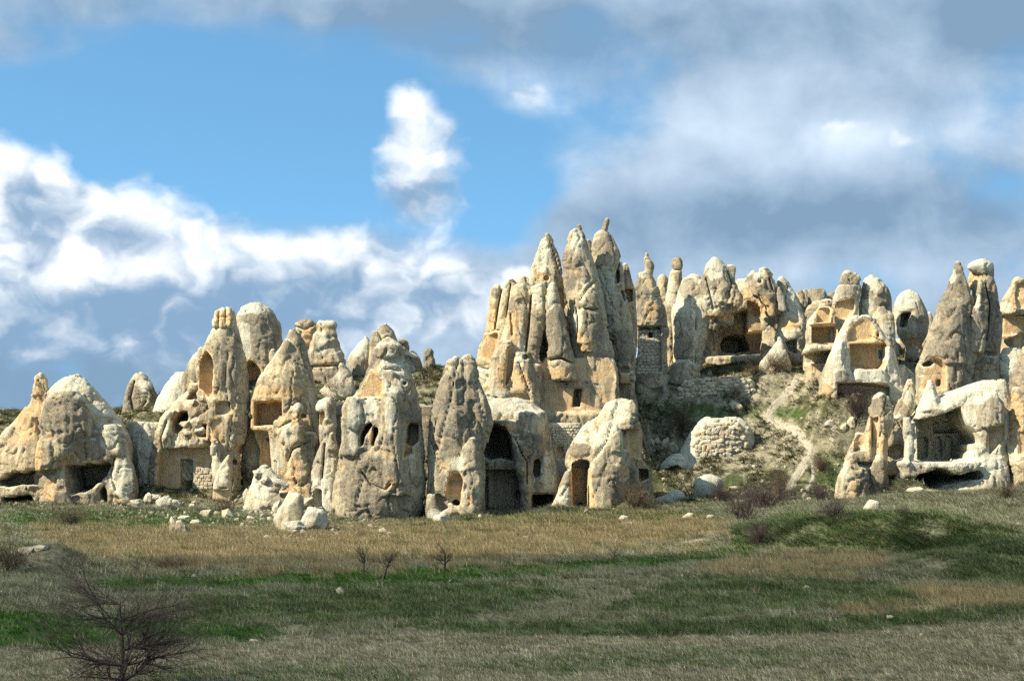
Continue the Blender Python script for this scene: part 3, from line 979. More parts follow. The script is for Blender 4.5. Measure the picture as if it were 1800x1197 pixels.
# H: the big rock with twin windows
R('fairy_chimney', 'huge bulging grey rock with a pair of tall dark windows', FC, 178, [
    dict(r=[(594, 674, 686), (602, 666, 697), (615, 660, 706), (635, 652, 714), (660, 641, 722), (690, 626, 732), (725, 612, 738), (760, 606, 741), (800, 598, 744), (850, 588, 746), (890, 584, 742), (912, 590, 732), (925, 604, 716)], t=.62, p=2.3),
    dict(r=[(606, 668, 702), (614, 662, 706), (628, 664, 706)], dy=-.7, t=.7, hang=True),
    dict(r=[(700, 606, 640), (720, 600, 645), (760, 600, 640), (800, 598, 640)], dy=-1.6, t=.6, hang=True),
    dict(r=[(690, 672, 700), (720, 668, 706), (770, 666, 712), (830, 664, 716), (870, 660, 716)], dy=-2.2, t=.6, hang=True),
], cuts=[('c', [(648, 644), (656, 655), (674, 672), (674, 688), (668, 700), (634, 698), (634, 688), (645, 668)], .45, .85, dict(wob=.05)),
         ('c', [(644, 747), (654, 742), (658, 748), (652, 758), (645, 768), (641, 784), (636, 784), (635, 768)], 3.0, .0, dict(wob=.05)),
         ('c', [(658, 750), (668, 752), (668, 762), (663, 775), (658, 790), (656, 780), (657, 765)], 3.0, .0, dict(wob=.05)),
         ('c', [(716, 748), (722, 742), (736, 746), (738, 775), (726, 786), (714, 780)], 2.6, .0, dict(wob=.1)),
         ('c', [(714, 780), (724, 776), (726, 796), (712, 804)], 1.0, .8),
         ('c', oval(708, 716, 670, 678), .8, .0), ('l', [(678, 650), (690, 651), (704, 653)], .35, .1, dict(w=.07)),
         ('l', [(674, 706), (655, 700), (640, 704)], .3, .2, dict(w=.05)), ('l', [(640, 830), (655, 850), (680, 860), (690, 850)], .4, .5, dict(w=.12)),
         ('l', [(632, 880), (640, 850), (650, 820)], .3, .0, dict(w=.05)),
         ('c', [(600, 914), (680, 912), (716, 920), (716, 940), (600, 940)], .5, .3)],
  paint=[('p', 690, 655, 28, 40), ('p', 640, 720, 24, 30), ('p', 620, 740, 12, 60), ('f', 682, 850, 16, 16), ('f', 652, 768, 6, 14), ('p', 655, 925, 60, 9), ('g', 640, 850, 44, 60), ('p', 685, 720, 8, 50), ('p', 725, 810, 8, 30)], mat='g', k=.5, back=2)
R('rock_buttress', 'knobbly cream buttress with a low doorway left of the huge window rock', RO, 180, [
    dict(r=[(736, 570, 582), (745, 566, 586), (770, 564, 586), (790, 558, 592), (830, 550, 596), (870, 548, 600), (905, 548, 604)], t=.7, p=2.4),
    dict(r=[(760, 576, 588), (775, 574, 590), (790, 575, 588)], dy=-1.0, t=.8, hang=True)],
  cuts=[('c', [(546, 866), (556, 857), (568, 860), (568, 892), (553, 892)], 2.2, .0, dict(wob=.05)), ('l', [(572, 780), (568, 840)], .5, .1, dict(w=.1))],
  paint=[('p', 570, 850, 20, 60), ('g', 562, 800, 14, 50), ('p', 582, 870, 10, 40)], mat='p', rough=1.3)
R('rock_outcrop', 'shadowed rock apron between the pyramid cone and the huge window rock', RO, 192, [
    dict(r=[(712, 545, 625), (730, 535, 640), (760, 528, 640), (820, 520, 640), (900, 520, 640)], t=.4)],
  cuts=[('c', [(545, 728), (575, 726), (572, 745), (545, 742)], .6, .6)], paint=[('g', 600, 760, 14, 60)], mat='r')
R('mushroom_rock', 'small mushroom shaped rock with a cream cap above a hewn ledge', 'rock', 187, [
    dict(r=[(699, 572, 584), (704, 560, 590), (714, 553, 592), (724, 554, 590), (727, 562, 590), (748, 560, 592), (770, 562, 590)], t=.75, p=2.4)],
  cuts=[('c', [(556, 728), (572, 722), (572, 748), (556, 748)], .5, .6)], paint=[('p', 565, 712, 14, 12), ('g', 582, 712, 10, 14)], mat='p', rough=.8)

# J: cone right of the dark cleft
R('fairy_chimney', 'tall split-topped grey cone with a small framed niche near its foot', FC, 178, [
    dict(r=[(627, 797, 805), (634, 786, 810), (660, 779, 816), (700, 764, 826), (740, 757, 838), (800, 752, 846), (850, 752, 850), (900, 749, 850), (912, 752, 846)], t=.75, p=2.2),
    dict(r=[(625, 812, 828), (632, 806, 834), (660, 800, 840), (690, 800, 850), (720, 800, 862), (745, 800, 868), (765, 800, 862), (800, 800, 852), (900, 800, 850)], dy=.5, t=.75, p=2.2),
    dict(r=[(770, 820, 838), (790, 812, 842), (830, 808, 845), (880, 806, 848), (905, 810, 846)], dy=-2.4, t=.7),
    dict(r=[(870, 750, 780), (890, 748, 786), (920, 746, 792)], dy=-1.5, t=.6),
], cuts=[('l', [(806, 632), (800, 660), (794, 700), (782, 750), (770, 800)], .45, .0, dict(w=.045)), ('l', [(832, 660), (842, 700), (850, 735)], .25, .0, dict(w=.04)),
         ('c', [(790, 842), (798, 832), (812, 832), (815, 846), (812, 866), (813, 884), (788, 884), (784, 866)], .8, .55, dict(wob=.03)),
         ('c', [(794, 881), (801, 876), (809, 880), (810, 888), (798, 888)], 2, .0),
         ('l', [(790, 846), (812, 846)], .3, .3, dict(w=.04)),
         ('c', [(766, 868), (775, 866), (786, 876), (790, 892), (776, 900), (768, 888)], .8, .2, dict(wob=.08)), ('c', oval(763, 771, 780, 794), .5, .0),
         ('l', [(768, 740), (760, 780), (766, 800)], .4, .0, dict(w=.07))],
  paint=[('p', 805, 815, 12, 20), ('p', 765, 905, 16, 12), ('f', 826, 880, 8, 12), ('p', 817, 870, 4, 14), ('g', 800, 720, 40, 60)], mat='g')
R('rock_outcrop', 'dark rock shoulder in the shaded cleft behind the split-topped cone', RO, 186, [
    dict(r=[(712, 728, 770), (740, 724, 775), (800, 722, 780), (910, 720, 785)], t=.4)], paint=[('g', 745, 800, 30, 90)], mat='g')

# K: low rock with the great dark alcove
R('cave_rock', 'white-backed rock with a huge dark alcove above a deep hewn recess', RO, 184, [
    dict(r=[(702, 868, 910), (712, 852, 940), (724, 846, 956), (745, 842, 962), (780, 842, 970), (820, 842, 980), (860, 844, 986), (905, 844, 988)], t=.48, p=2.6),
    dict(r=[(740, 845, 902), (750, 840, 910), (775, 844, 905)], dy=-2.2, t=.5, hang=True),
    dict(r=[(765, 898, 914), (790, 900, 926), (830, 908, 932), (870, 914, 934), (905, 916, 938)], dy=-2.6, t=.7),
    dict(r=[(725, 905, 955), (745, 905, 960), (790, 915, 965), (840, 925, 975), (870, 925, 980)], dy=-1.6, t=.55, hang=True),
], cuts=[('c', [(844, 800), (848, 765), (856, 750), (870, 744), (888, 750), (898, 768), (903, 800), (905, 812), (880, 806), (862, 812), (846, 806)], 7.0, .1, dict(wob=.05)),
         ('c', [(846, 826), (878, 824), (906, 826), (912, 850), (916, 905), (846, 910)], 1.9, .4),
         ('c', box(848, 858, 838, 900), .8, .2), ('c', box(868, 905, 826, 905), .5, .35),
         ('c', [(938, 810), (946, 804), (951, 812), (948, 836), (940, 842), (936, 828)], 1.8, .0, dict(wob=.05)),
         ('c', [(934, 868), (975, 866), (974, 882), (955, 892), (934, 896)], 7, .0),
         ('l', [(905, 770), (918, 800), (925, 810), (926, 850)], .5, .0, dict(w=.08)), ('c', oval(906, 916, 860, 880), .8, .0)],
  paint=[('p', 900, 718, 50, 16), ('p', 940, 745, 20, 18), ('g', 940, 800, 30, 40), ('p', 965, 830, 14, 40), ('g', 915, 860, 16, 40), ('f', 890, 750, 18, 6)], mat='g', k=.45, back=3.5)
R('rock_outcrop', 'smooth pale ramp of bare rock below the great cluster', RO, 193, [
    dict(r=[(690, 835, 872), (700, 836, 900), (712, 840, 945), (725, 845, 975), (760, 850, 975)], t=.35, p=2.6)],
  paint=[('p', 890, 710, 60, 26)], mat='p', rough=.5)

# L: the great cluster of spires
R('fairy_chimney', 'outermost left lobes of the great cluster, ochre with a sheared rust coloured facet', FC, 196, [
    dict(r=[(502, 870, 880), (508, 863, 888), (520, 861, 892), (545, 860, 896), (575, 855, 905), (610, 842, 912), (645, 836, 915), (690, 836, 918)], t=.8, p=2.4),
    dict(r=[(491, 893, 902), (497, 888, 907), (520, 884, 910), (560, 872, 912), (610, 860, 915), (690, 858, 925)], dy=-1.2, t=.75),
    dict(r=[(484, 912, 921), (490, 906, 930), (500, 897, 934), (520, 890, 938)], dy=.6, t=.8)],
  cuts=[('c', [(850, 592), (876, 588), (874, 632), (866, 636), (846, 628), (846, 610)], .5, .95), ('l', [(882, 505), (876, 540), (870, 580)], .8, .1, dict(w=.13)), ('l', [(898, 500), (890, 560)], .6, .1, dict(w=.1)),
         ('l', [(848, 586), (880, 582)], .4, .1, dict(w=.08)), ('l', [(838, 645), (860, 650)], .5, .2, dict(w=.1))],
  paint=[('f', 862, 560, 12, 40), ('p', 850, 660, 20, 20), ('g', 870, 515, 8, 10), ('p', 888, 500, 10, 10)], mat='w', strata=.3)
R('fairy_chimney', 'pale banded lobes with a long ochre slot, front left of the great cluster', FC, 193, [
    dict(r=[(500, 905, 926), (506, 900, 934), (520, 897, 936), (560, 892, 934), (600, 880, 930), (640, 866, 926), (680, 864, 924), (700, 870, 930)], t=.75, p=2.3),
    dict(r=[(500, 940, 955), (507, 934, 961), (530, 932, 962), (560, 928, 958), (600, 922, 952), (640, 918, 950), (700, 916, 948)], dy=-.7, t=.75, p=2.3),
    dict(r=[(600, 876, 900), (630, 866, 900), (680, 862, 896), (700, 866, 898)], dy=-1.6, t=.7),
    dict(r=[(620, 906, 930), (650, 900, 940), (690, 894, 946), (710, 894, 950)], dy=-1.6, t=.6)],
  cuts=[('f', [(893, 620), (900, 613), (905, 618), (902, 650), (894, 672), (888, 682)], .7, .9, dict(flat=1)), ('l', [(934, 520), (930, 570), (924, 620)], .9, .1, dict(w=.12)),
         ('l', [(898, 552), (900, 590)], .5, .9, dict(w=.12)), ('l', [(912, 640), (930, 690)], .4, .3, dict(w=.08)), ('c', [(898, 692), (928, 692), (934, 706), (896, 700)], .8, .2), ('c', oval(918, 928, 625, 634), .5, .4)],
  paint=[('p', 945, 520, 12, 20), ('f', 905, 580, 10, 40), ('f', 885, 660, 14, 30), ('p', 878, 690, 20, 14), ('p', 915, 610, 10, 40), ('g', 935, 600, 14, 60), ('f', 915, 670, 18, 24)], mat='w', k=.3)
R('fairy_chimney', 'second tallest left spire of the great cluster with a broad bulging foot', FC, 196, [
    dict(r=[(412, 961, 966), (418, 956, 970), (428, 950, 974), (450, 942, 981), (475, 934, 987), (500, 932, 990), (530, 938, 992), (560, 946, 996), (600, 955, 1004), (640, 958, 1010), (670, 960, 1014)], t=.8, p=2.2)],
  cuts=[('l', [(966, 425), (976, 460), (984, 486)], .4, .0, dict(w=.07)), ('l', [(972, 634), (1000, 638)], .7, .3, dict(w=.15)), ('c', oval(955, 965, 486, 496), .5, .6)],
  paint=[('p', 955, 450, 16, 34), ('f', 950, 485, 16, 8), ('p', 970, 500, 10, 14), ('g', 980, 590, 18, 50), ('f', 990, 655, 20, 14), ('p', 950, 500, 14, 6)], mat='r')
R('fairy_chimney', 'grey bulging lobe at the front centre of the great cluster above the hewn door', FC, 192, [
    dict(r=[(498, 965, 978), (515, 960, 984), (545, 958, 988), (580, 960, 998), (620, 962, 1006), (650, 966, 1012), (668, 970, 1014)], t=.75, p=2.3, hang=True)],
  cuts=[('l', [(964, 634), (985, 630), (1008, 640)], .8, .4, dict(w=.13))], paint=[('g', 980, 590, 26, 50), ('f', 985, 655, 26, 12), ('p', 968, 520, 6, 24)], mat='r')
cen = R('fairy_chimney', 'tall central spire with a little head stone, crossed by a diagonal crack', FC, 194, [
    dict(r=[(404, 1008, 1023), (410, 1002, 1026), (430, 996, 1033), (455, 990, 1041), (480, 989, 1050), (500, 991, 1056), (530, 996, 1060), (560, 1000, 1066), (600, 1006, 1073), (640, 1010, 1080), (680, 1014, 1085), (710, 1018, 1086)], t=.75, p=2.2),
    dict(r=[(500, 1018, 1040), (520, 1012, 1052), (560, 1010, 1056), (600, 1012, 1050), (620, 1020, 1046)], dy=-1.6, t=.6, hang=True)],
  cuts=[('l', [(1018, 532), (1035, 505), (1048, 494)], .5, .0, dict(w=.07)), ('l', [(1025, 545), (1040, 548), (1052, 545)], .5, .2, dict(w=.09)), ('l', [(1010, 530), (1015, 570), (1012, 600)], .5, .0, dict(w=.08)), ('c', oval(1060, 1066, 520, 530), .6, .0)],
  paint=[('p', 1015, 425, 12, 20), ('f', 1030, 600, 18, 30), ('g', 1040, 570, 20, 34), ('p', 1015, 560, 10, 20), ('g', 1060, 660, 26, 40), ('g', 1015, 670, 20, 24)], mat='r')
rock('head_stone', None, None, 194, [dict(r=[(395, 1014, 1021), (398, 1012, 1024), (403, 1013, 1023), (407, 1013, 1022)], t=1, hang=True, p=2)], mat='g', parent=cen, h=.09, warp=.1)
fin = R('fairy_chimney', 'rightmost tall spire of the cluster, white flank and a stone finger on top', FC, 197, [
    dict(r=[(406, 1054, 1068), (412, 1048, 1074), (425, 1044, 1080), (440, 1040, 1086), (460, 1040, 1092), (478, 1044, 1094), (500, 1050, 1096), (540, 1056, 1103), (580, 1064, 1112), (620, 1070, 1117), (650, 1076, 1117), (690, 1080, 1112)], t=.8, p=2.2),
    dict(r=[(640, 1078, 1108), (665, 1080, 1116), (680, 1086, 1112), (710, 1090, 1112)], dy=-1.5, t=.6)],
  cuts=[('l', [(1092, 450), (1084, 480), (1082, 500)], .8, .0, dict(w=.12)), ('c', [(1082, 474), (1090, 474), (1090, 498), (1084, 500)], 1.6, .0), ('c', [(1088, 510), (1110, 508), (1112, 528), (1096, 534)], 2.0, .1), ('l', [(1060, 610), (1080, 605)], .4, .2, dict(w=.07)), ('c', oval(1087, 1110, 645, 658), .8, .3), ('c', [(1086, 676), (1108, 676), (1104, 705), (1086, 708)], 1.2, .2)],
  paint=[('p', 1062, 500, 18, 40), ('p', 1074, 550, 18, 30), ('g', 1065, 430, 20, 16), ('g', 1090, 620, 24, 40), ('f', 1095, 665, 14, 10)], mat='r')
rock('stone_finger', None, None, 197, [dict(r=[(384, 1065, 1071), (388, 1062, 1071), (396, 1060, 1070), (404, 1056, 1068), (410, 1054, 1066)], t=.9, hang=True)], mat='w', parent=fin, h=.09, warp=.08, strata=1)
R('rock_fin', 'dark jagged fin against the right side of the great cluster with a square opening', RO, 200, [
    dict(r=[(463, 1097, 1101), (470, 1094, 1105), (485, 1090, 1110), (510, 1086, 1116), (550, 1088, 1119), (590, 1095, 1120), (620, 1098, 1118), (690, 1098, 1116)], t=.8, p=2.5)],
  cuts=[('c', [(1090, 508), (1112, 508), (1112, 532), (1094, 534)], 1.6, .0)], paint=[('f', 1104, 540, 8, 40), ('f', 1100, 500, 8, 20)], mat='g', rough=1.3)
R('rock_stub', 'small knob peeping out between the two tallest spires', 'rock', 199, [
    dict(r=[(421, 1030, 1038), (426, 1028, 1040), (440, 1030, 1042), (470, 1030, 1050)], t=.8)], mat='g', rough=.7, back=1.35, pad=0)
house = R('carved_dwelling', 'flat hewn rock facade with a dark doorway under the great cluster', 'rock dwelling', 193.7, [
    dict(r=[(630, 958, 1075), (650, 946, 1084), (680, 943, 1086), (715, 940, 1088), (730, 935, 1084)], t=.42, p=5, dmax=3.6),
    dict(r=[(640, 936, 960), (670, 934, 962), (700, 934, 956), (722, 938, 952)], dy=-2.0, t=.6),
    dict(r=[(655, 1062, 1084), (680, 1064, 1086), (708, 1066, 1082)], dy=-2.2, t=.7)],
  cuts=[('c', [(948, 600), (1090, 600), (1082, 660), (1074, 716), (1062, 724), (952, 726)], .55, .5, dict(wob=.12)),
         ('c', [(1008, 684), (1023, 683), (1020, 716), (1005, 716)], 2.2, .0),
         ('c', oval(987, 991, 674, 678, 6), .5, 0), ('c', oval(993, 997, 674, 678, 6), .5, 0), ('c', oval(986, 989, 680, 683, 6), .5, 0), ('c', oval(1040, 1044, 676, 680, 6), .5, 0), ('c', oval(1047, 1050, 676, 680, 6), .5, 0), ('c', oval(1053, 1056, 677, 681, 6), .5, 0),
         ('l', [(982, 671), (1005, 673)], .35, .1, dict(w=.05)), ('l', [(1028, 674), (1060, 678)], .3, .1, dict(w=.05))],
  paint=[('g', 945, 680, 14, 40), ('g', 1075, 690, 12, 26), ('f', 1000, 700, 50, 20)], mat='w', boxy=4, sink=.6, back=2.2)

# M: the masonry tower
mason = R('fairy_chimney', 'shaded chimney with a crooked finger on top and a masonry wall in its lower half', FC, 206, [
    dict(r=[(480, 1124, 1146), (492, 1118, 1153), (510, 1113, 1160), (540, 1110, 1168), (570, 1112, 1174), (582, 1116, 1176), (600, 1118, 1172), (640, 1118, 1172), (665, 1116, 1176)], t=.8, p=2.4)],
  cuts=[('c', [(1122, 576), (1160, 574), (1162, 655), (1120, 655)], .7, .35), ('c', box(1139, 1147, 584, 595), 1.5, .0), ('l', [(1122, 577), (1145, 580), (1170, 575)], .6, .1, dict(w=.1)), ('l', [(1148, 525), (1162, 520)], .4, .1, dict(w=.08))],
  paint=[('g', 1125, 520, 20, 30), ('f', 1145, 545, 16, 24), ('p', 1130, 478, 10, 10)], mat='g', h=.14)
rock('crooked_finger', None, None, 206, [
    dict(r=[(445, 1134, 1138), (452, 1131, 1141), (460, 1130, 1146), (468, 1133, 1150), (474, 1132, 1148), (484, 1126, 1146), (492, 1124, 1148)], t=.85, hang=True)], paint=[('g', 1144, 466, 8, 8)], mat='r', parent=mason, h=.1, warp=.15)
R('rock_stub', 'low blunt knob right behind the masonry chimney', 'rock', 216, [dict(r=[(483, 1160, 1170), (490, 1156, 1175), (510, 1155, 1178), (560, 1155, 1182)], t=.8)], mat='w', back=1.35, pad=0)
R('fairy_chimney', 'slim chimney with a dark knobbed finger right of the masonry chimney', FC, 214, [
    dict(r=[(452, 1185, 1195), (456, 1181, 1199), (466, 1180, 1200), (474, 1182, 1199), (480, 1178, 1199), (500, 1174, 1199), (530, 1167, 1198), (560, 1166, 1190), (620, 1166, 1190)], t=.85, p=2.4)],
  cuts=[('l', [(1180, 474), (1198, 476)], .3, .1, dict(w=.08))], paint=[('g', 1190, 462, 12, 12), ('p', 1180, 515, 12, 30)], mat='w', back=1.35, pad=0)

# O: overhanging mass with the great shelter
R('fairy_chimney', 'cream rounded lobe left of the great rock shelter, its foot in shadow', FC, 210, [
    dict(r=[(481, 1212, 1226), (487, 1204, 1232), (500, 1197, 1238), (520, 1190, 1244), (545, 1182, 1248), (565, 1180, 1252), (600, 1184, 1240), (640, 1186, 1232)], t=.75, p=2.2),
    dict(r=[(492, 1232, 1240), (510, 1225, 1250), (540, 1222, 1256), (560, 1225, 1250)], dy=-1.0, t=.7, hang=True)],
  cuts=[('l', [(1219, 545), (1222, 600), (1220, 640)], .4, .0, dict(w=.05))],
  paint=[('p', 1215, 540, 34, 20), ('p', 1190, 530, 8, 30), ('g', 1200, 610, 16, 30)], mat='p', rough=.8)
R('fairy_chimney', 'big pointed cream rock overhanging the great rock shelter', FC, 208, [
    dict(r=[(454, 1254, 1258), (460, 1248, 1268), (472, 1238, 1280), (490, 1232, 1288), (505, 1232, 1296), (518, 1232, 1304), (532, 1236, 1306), (545, 1240, 1292), (556, 1246, 1272)], t=.75, p=2.3, hang=True),
    dict(r=[(510, 1280, 1300), (520, 1276, 1306), (532, 1280, 1306), (540, 1284, 1300)], dy=-1.5, t=.8, hang=True),
    dict(r=[(540, 1218, 1265), (556, 1222, 1290), (570, 1230, 1290), (580, 1232, 1262)], dy=1.6, t=.6, hang=True)],
  cuts=[('l', [(1278, 478), (1284, 500), (1276, 530)], .5, .1, dict(w=.1)), ('l', [(1240, 490), (1246, 520), (1252, 545)], .5, .0, dict(w=.1)), ('c', oval(1270, 1282, 512, 530), .6, .2)],
  paint=[('p', 1258, 470, 20, 24), ('p', 1250, 530, 20, 20), ('g', 1292, 510, 14, 24), ('f', 1270, 556, 30, 10), ('f', 1296, 526, 8, 8)], mat='r')
R('rock_block', 'small square block perched right of the big pointed cream rock', 'rock', 212, [
    dict(r=[(466, 1278, 1293), (470, 1276, 1294), (480, 1280, 1293), (492, 1282, 1292), (500, 1278, 1292)], t=.9, p=3.2, hang=True)], mat='p', back=1.35, pad=0)
R('cave_shelter', 'dark rock shelter with a hewn back wall and carved round emblem', RO, 218, [
    dict(r=[(492, 1300, 1322), (499, 1285, 1360), (512, 1225, 1392), (530, 1205, 1402), (560, 1195, 1412), (600, 1190, 1420), (645, 1185, 1425)], t=.38, p=3)],
  cuts=[('c', [(1225, 575), (1262, 562), (1310, 545), (1312, 585), (1350, 582), (1340, 625), (1225, 630)], 4.0, .3, dict(wob=.05)),
         ('c', [(1272, 590), (1290, 584), (1312, 586), (1318, 600), (1322, 618), (1296, 622), (1268, 620), (1266, 604)], 8.0, .0, dict(wob=.1)),
         ('c', [(1308, 530), (1345, 545), (1352, 585), (1310, 585)], 1.0, .45), ('c', oval(1250, 1258, 602, 612), 1.0, .0),
         ('c', [(1334, 600), (1362, 598), (1362, 618), (1336, 620)], 5.0, .0), ('c', [(1378, 598), (1396, 600), (1396, 626), (1380, 618)], 2, .0),
         ('c', oval(1316, 1332, 544, 558, 12, 1), .25, .3)],
  paint=[('g', 1270, 545, 50, 14), ('f', 1330, 540, 20, 20), ('f', 1320, 520, 20, 20), ('p', 1322, 565, 12, 8)], mat='w', back=2.6)
R('fairy_chimney', 'leaning knobbly chimney over the right side of the great rock shelter', FC, 210, [
    dict(r=[(471, 1340, 1348), (478, 1330, 1353), (490, 1324, 1362), (505, 1326, 1372), (520, 1332, 1372), (535, 1340, 1370), (548, 1348, 1366), (556, 1350, 1362)], t=.8, p=2.3, hang=True),
    dict(r=[(477, 1320, 1330), (483, 1316, 1336), (500, 1318, 1345), (520, 1328, 1350)], dy=.3, t=.8, hang=True),
    dict(r=[(520, 1335, 1385), (580, 1340, 1390), (640, 1340, 1392)], dy=5, t=.4)],
  cuts=[('c', oval(1330, 1338, 492, 500), .6, .0), ('l', [(1350, 490), (1356, 510)], .5, .0, dict(w=.1)), ],
  paint=[('p', 1335, 485, 14, 14), ('f', 1352, 545, 12, 14), ('f', 1340, 530, 14, 14), ('g', 1350, 500, 10, 16)], mat='r', rough=1.4, back=1.35, pad=0)
R('fairy_chimney', 'smooth cream leaning chimney right of the great rock shelter', FC, 211, [
    dict(r=[(487, 1370, 1379), (493, 1366, 1386), (505, 1366, 1392), (525, 1370, 1402), (550, 1372, 1412), (575, 1368, 1420), (595, 1362, 1422), (610, 1370, 1418), (640, 1396, 1418)], t=.8, p=2.2),
    dict(r=[(505, 1366, 1374), (520, 1364, 1378), (545, 1370, 1382), (548, 1374, 1382)], dy=-1.6, t=.7, hang=True)],
  cuts=[('c', [(1378, 602), (1398, 596), (1400, 625), (1384, 618)], 2.0, .0), ('l', [(1385, 500), (1378, 530), (1384, 548)], .4, .0, dict(w=.07))],
  paint=[('p', 1392, 530, 16, 36), ('f', 1385, 570, 22, 14), ('p', 1385, 600, 24, 14)], mat='p', rough=.7)
R('rock_spire', 'little white pointed stone in the mouth of the low caves by the shelter', 'rock', 207, [
    dict(r=[(592, 1368, 1371), (600, 1364, 1376), (612, 1356, 1380), (625, 1345, 1386), (640, 1335, 1390)], t=.7)], paint=[('p', 1365, 610, 20, 20)], mat='p', rough=.7)

# R: row of small knobs
for i, (r_, lab) in enumerate([
    ([(510, 1403, 1410), (516, 1398, 1416), (540, 1396, 1420), (580, 1400, 1424)], 'leftmost small brown stump in the row behind the hewn house'),
    ([(508, 1424, 1446), (514, 1420, 1452), (530, 1420, 1454), (550, 1418, 1452), (590, 1420, 1450)], 'widest stump of the small row behind the hewn house'),
    ([(514, 1458, 1466), (520, 1454, 1470), (535, 1454, 1470), (570, 1450, 1472)], 'round-headed narrow stump next to the widest one in the row'),
    ([(509, 1412, 1418), (515, 1408, 1424), (540, 1408, 1424), (580, 1406, 1424)], 'pale narrow stump squeezed between two brown ones in the row')]):
    R('rock_stump', lab, 'rock', 220 + i, [dict(r=r_, t=.85)], mat='rrwp'[i], pad=0, paint=[('g', (r_[0][1] + r_[0][2]) / 2, r_[0][0], 14, 8)])

# S: hewn houses
R('carved_dwelling', 'hewn house with a deep shaded porch and one square pillar above a stone ledge', 'rock dwelling', 204, [
    dict(r=[(540, 1440, 1462), (555, 1430, 1468), (568, 1422, 1470), (580, 1420, 1472), (605, 1418, 1478), (640, 1416, 1480)], t=.5, p=3.4),
    dict(r=[(608, 1422, 1480), (612, 1416, 1490), (624, 1412, 1490)], dy=-2.2, t=.25, hang=True, p=3)],
  cuts=[('c', [(1424, 574), (1470, 572), (1470, 604), (1424, 604)], 2.6, .9), ('l', [(1418, 573), (1470, 571)], .3, .5, dict(w=.08)),
         ('c', [(1436, 542), (1460, 540), (1458, 566), (1434, 568)], .6, .9), ('c', [(1408, 626), (1424, 618), (1466, 616), (1466, 640), (1408, 640)], 2.0, .2)],
  paint=[('p', 1440, 614, 40, 6), ('f', 1445, 555, 14, 14), ('p', 1425, 565, 10, 10)], mat='w', h=.13, back=3)
R('hewn_pillar', 'thin square pillar hewn at the left corner of the shaded porch', 'pillar', 202.4, [
    dict(r=[(575, 1423, 1427), (590, 1423, 1427), (604, 1423, 1427)], t=.9, p=4, hang=True)], mat='p', h=.08, warp=.05, rough=.3)
hc = R('fairy_chimney', 'dark craggy headed chimney above a smooth ochre hewn face', FC, 206, [
    dict(r=[(503, 1473, 1512), (515, 1468, 1512), (530, 1464, 1510), (560, 1462, 1508), (590, 1456, 1500), (620, 1455, 1500)], t=.75, p=2.5)],
  cuts=[('c', [(1470, 532), (1500, 526), (1500, 545), (1490, 560), (1462, 566), (1462, 548)], .5, .75)],
  paint=[('p', 1498, 550, 12, 30), ('f', 1480, 545, 16, 20)], mat='p', rough=.7, back=1.35, pad=0)
rock('cap_rock', 'dark craggy head', None, 206, [
    dict(r=[(477, 1484, 1492), (482, 1480, 1505), (490, 1478, 1512), (505, 1478, 1514), (516, 1474, 1513), (524, 1474, 1508)], t=.8, hang=True, p=2.6)],
     cuts=[('l', [(1478, 505), (1498, 503)], .5, .3, dict(w=.12)), ('c', [(1476, 508), (1502, 504), (1500, 518), (1480, 522)], .7, .6)],
     paint=[('g', 1498, 495, 20, 18), ('f', 1485, 515, 14, 8)], mat='r', parent=hc, rough=1.6)
R('fairy_chimney', 'large rounded dome with a tiny nipple point above the hewn alcoves', FC, 207, [
    dict(r=[(484, 1530, 1533), (489, 1522, 1542), (498, 1517, 1556), (512, 1514, 1563), (530, 1512, 1567), (555, 1512, 1568), (580, 1510, 1566), (620, 1520, 1575), (670, 1530, 1585)], t=.8, p=2.2),
    dict(r=[(540, 1540, 1560), (555, 1535, 1570), (590, 1540, 1574), (640, 1548, 1580)], dy=-2.0, t=.6)],
  paint=[('p', 1540, 500, 24, 14), ('p', 1525, 560, 14, 40), ('g', 1553, 525, 14, 24), ('p', 1560, 600, 20, 40)], mat='r', rough=.7, back=1.35, pad=0)
R('carved_dwelling', 'hewn white cliff with an open square room and an ochre arched panel', 'rock dwelling', 199, [
    dict(r=[(556, 1500, 1530), (562, 1490, 1540), (575, 1482, 1545), (592, 1472, 1556), (610, 1466, 1568), (640, 1456, 1575), (665, 1446, 1582), (700, 1440, 1590)], t=.42, p=2.8),
    dict(r=[(600, 1472, 1494), (620, 1464, 1494), (650, 1458, 1494), (676, 1450, 1500)], dy=-2.6, t=.7),
    dict(r=[(650, 1505, 1550), (660, 1500, 1556), (680, 1496, 1560)], dy=-2.8, t=.3)],
  cuts=[('c', [(1488, 588), (1500, 570), (1515, 562), (1528, 566), (1533, 580), (1532, 598), (1488, 602)], .4, .8),
         ('c', [(1490, 606), (1554, 604), (1552, 640), (1545, 650), (1512, 650), (1490, 646)], 2.2, .62), ('c', box(1547, 1554, 614, 630), .8, .2),
         ('c', [(1462, 676), (1500, 674), (1560, 680), (1560, 712), (1462, 712)], 2.6, .5), ('c', box(1499, 1520, 686, 700), 3.0, .1), ('c', oval(1538, 1544, 586, 594), .5, .6),
         ('l', [(1530, 592), (1550, 602), (1556, 610)], .4, .6, dict(w=.08))],
  paint=[('p', 1520, 650, 60, 26), ('f', 1452, 690, 14, 18), ('p', 1475, 620, 20, 30), ('p', 1560, 650, 30, 50), ('g', 1480, 662, 14, 14)], mat='p', rough=.8, h=.14, k=.3, back=3)
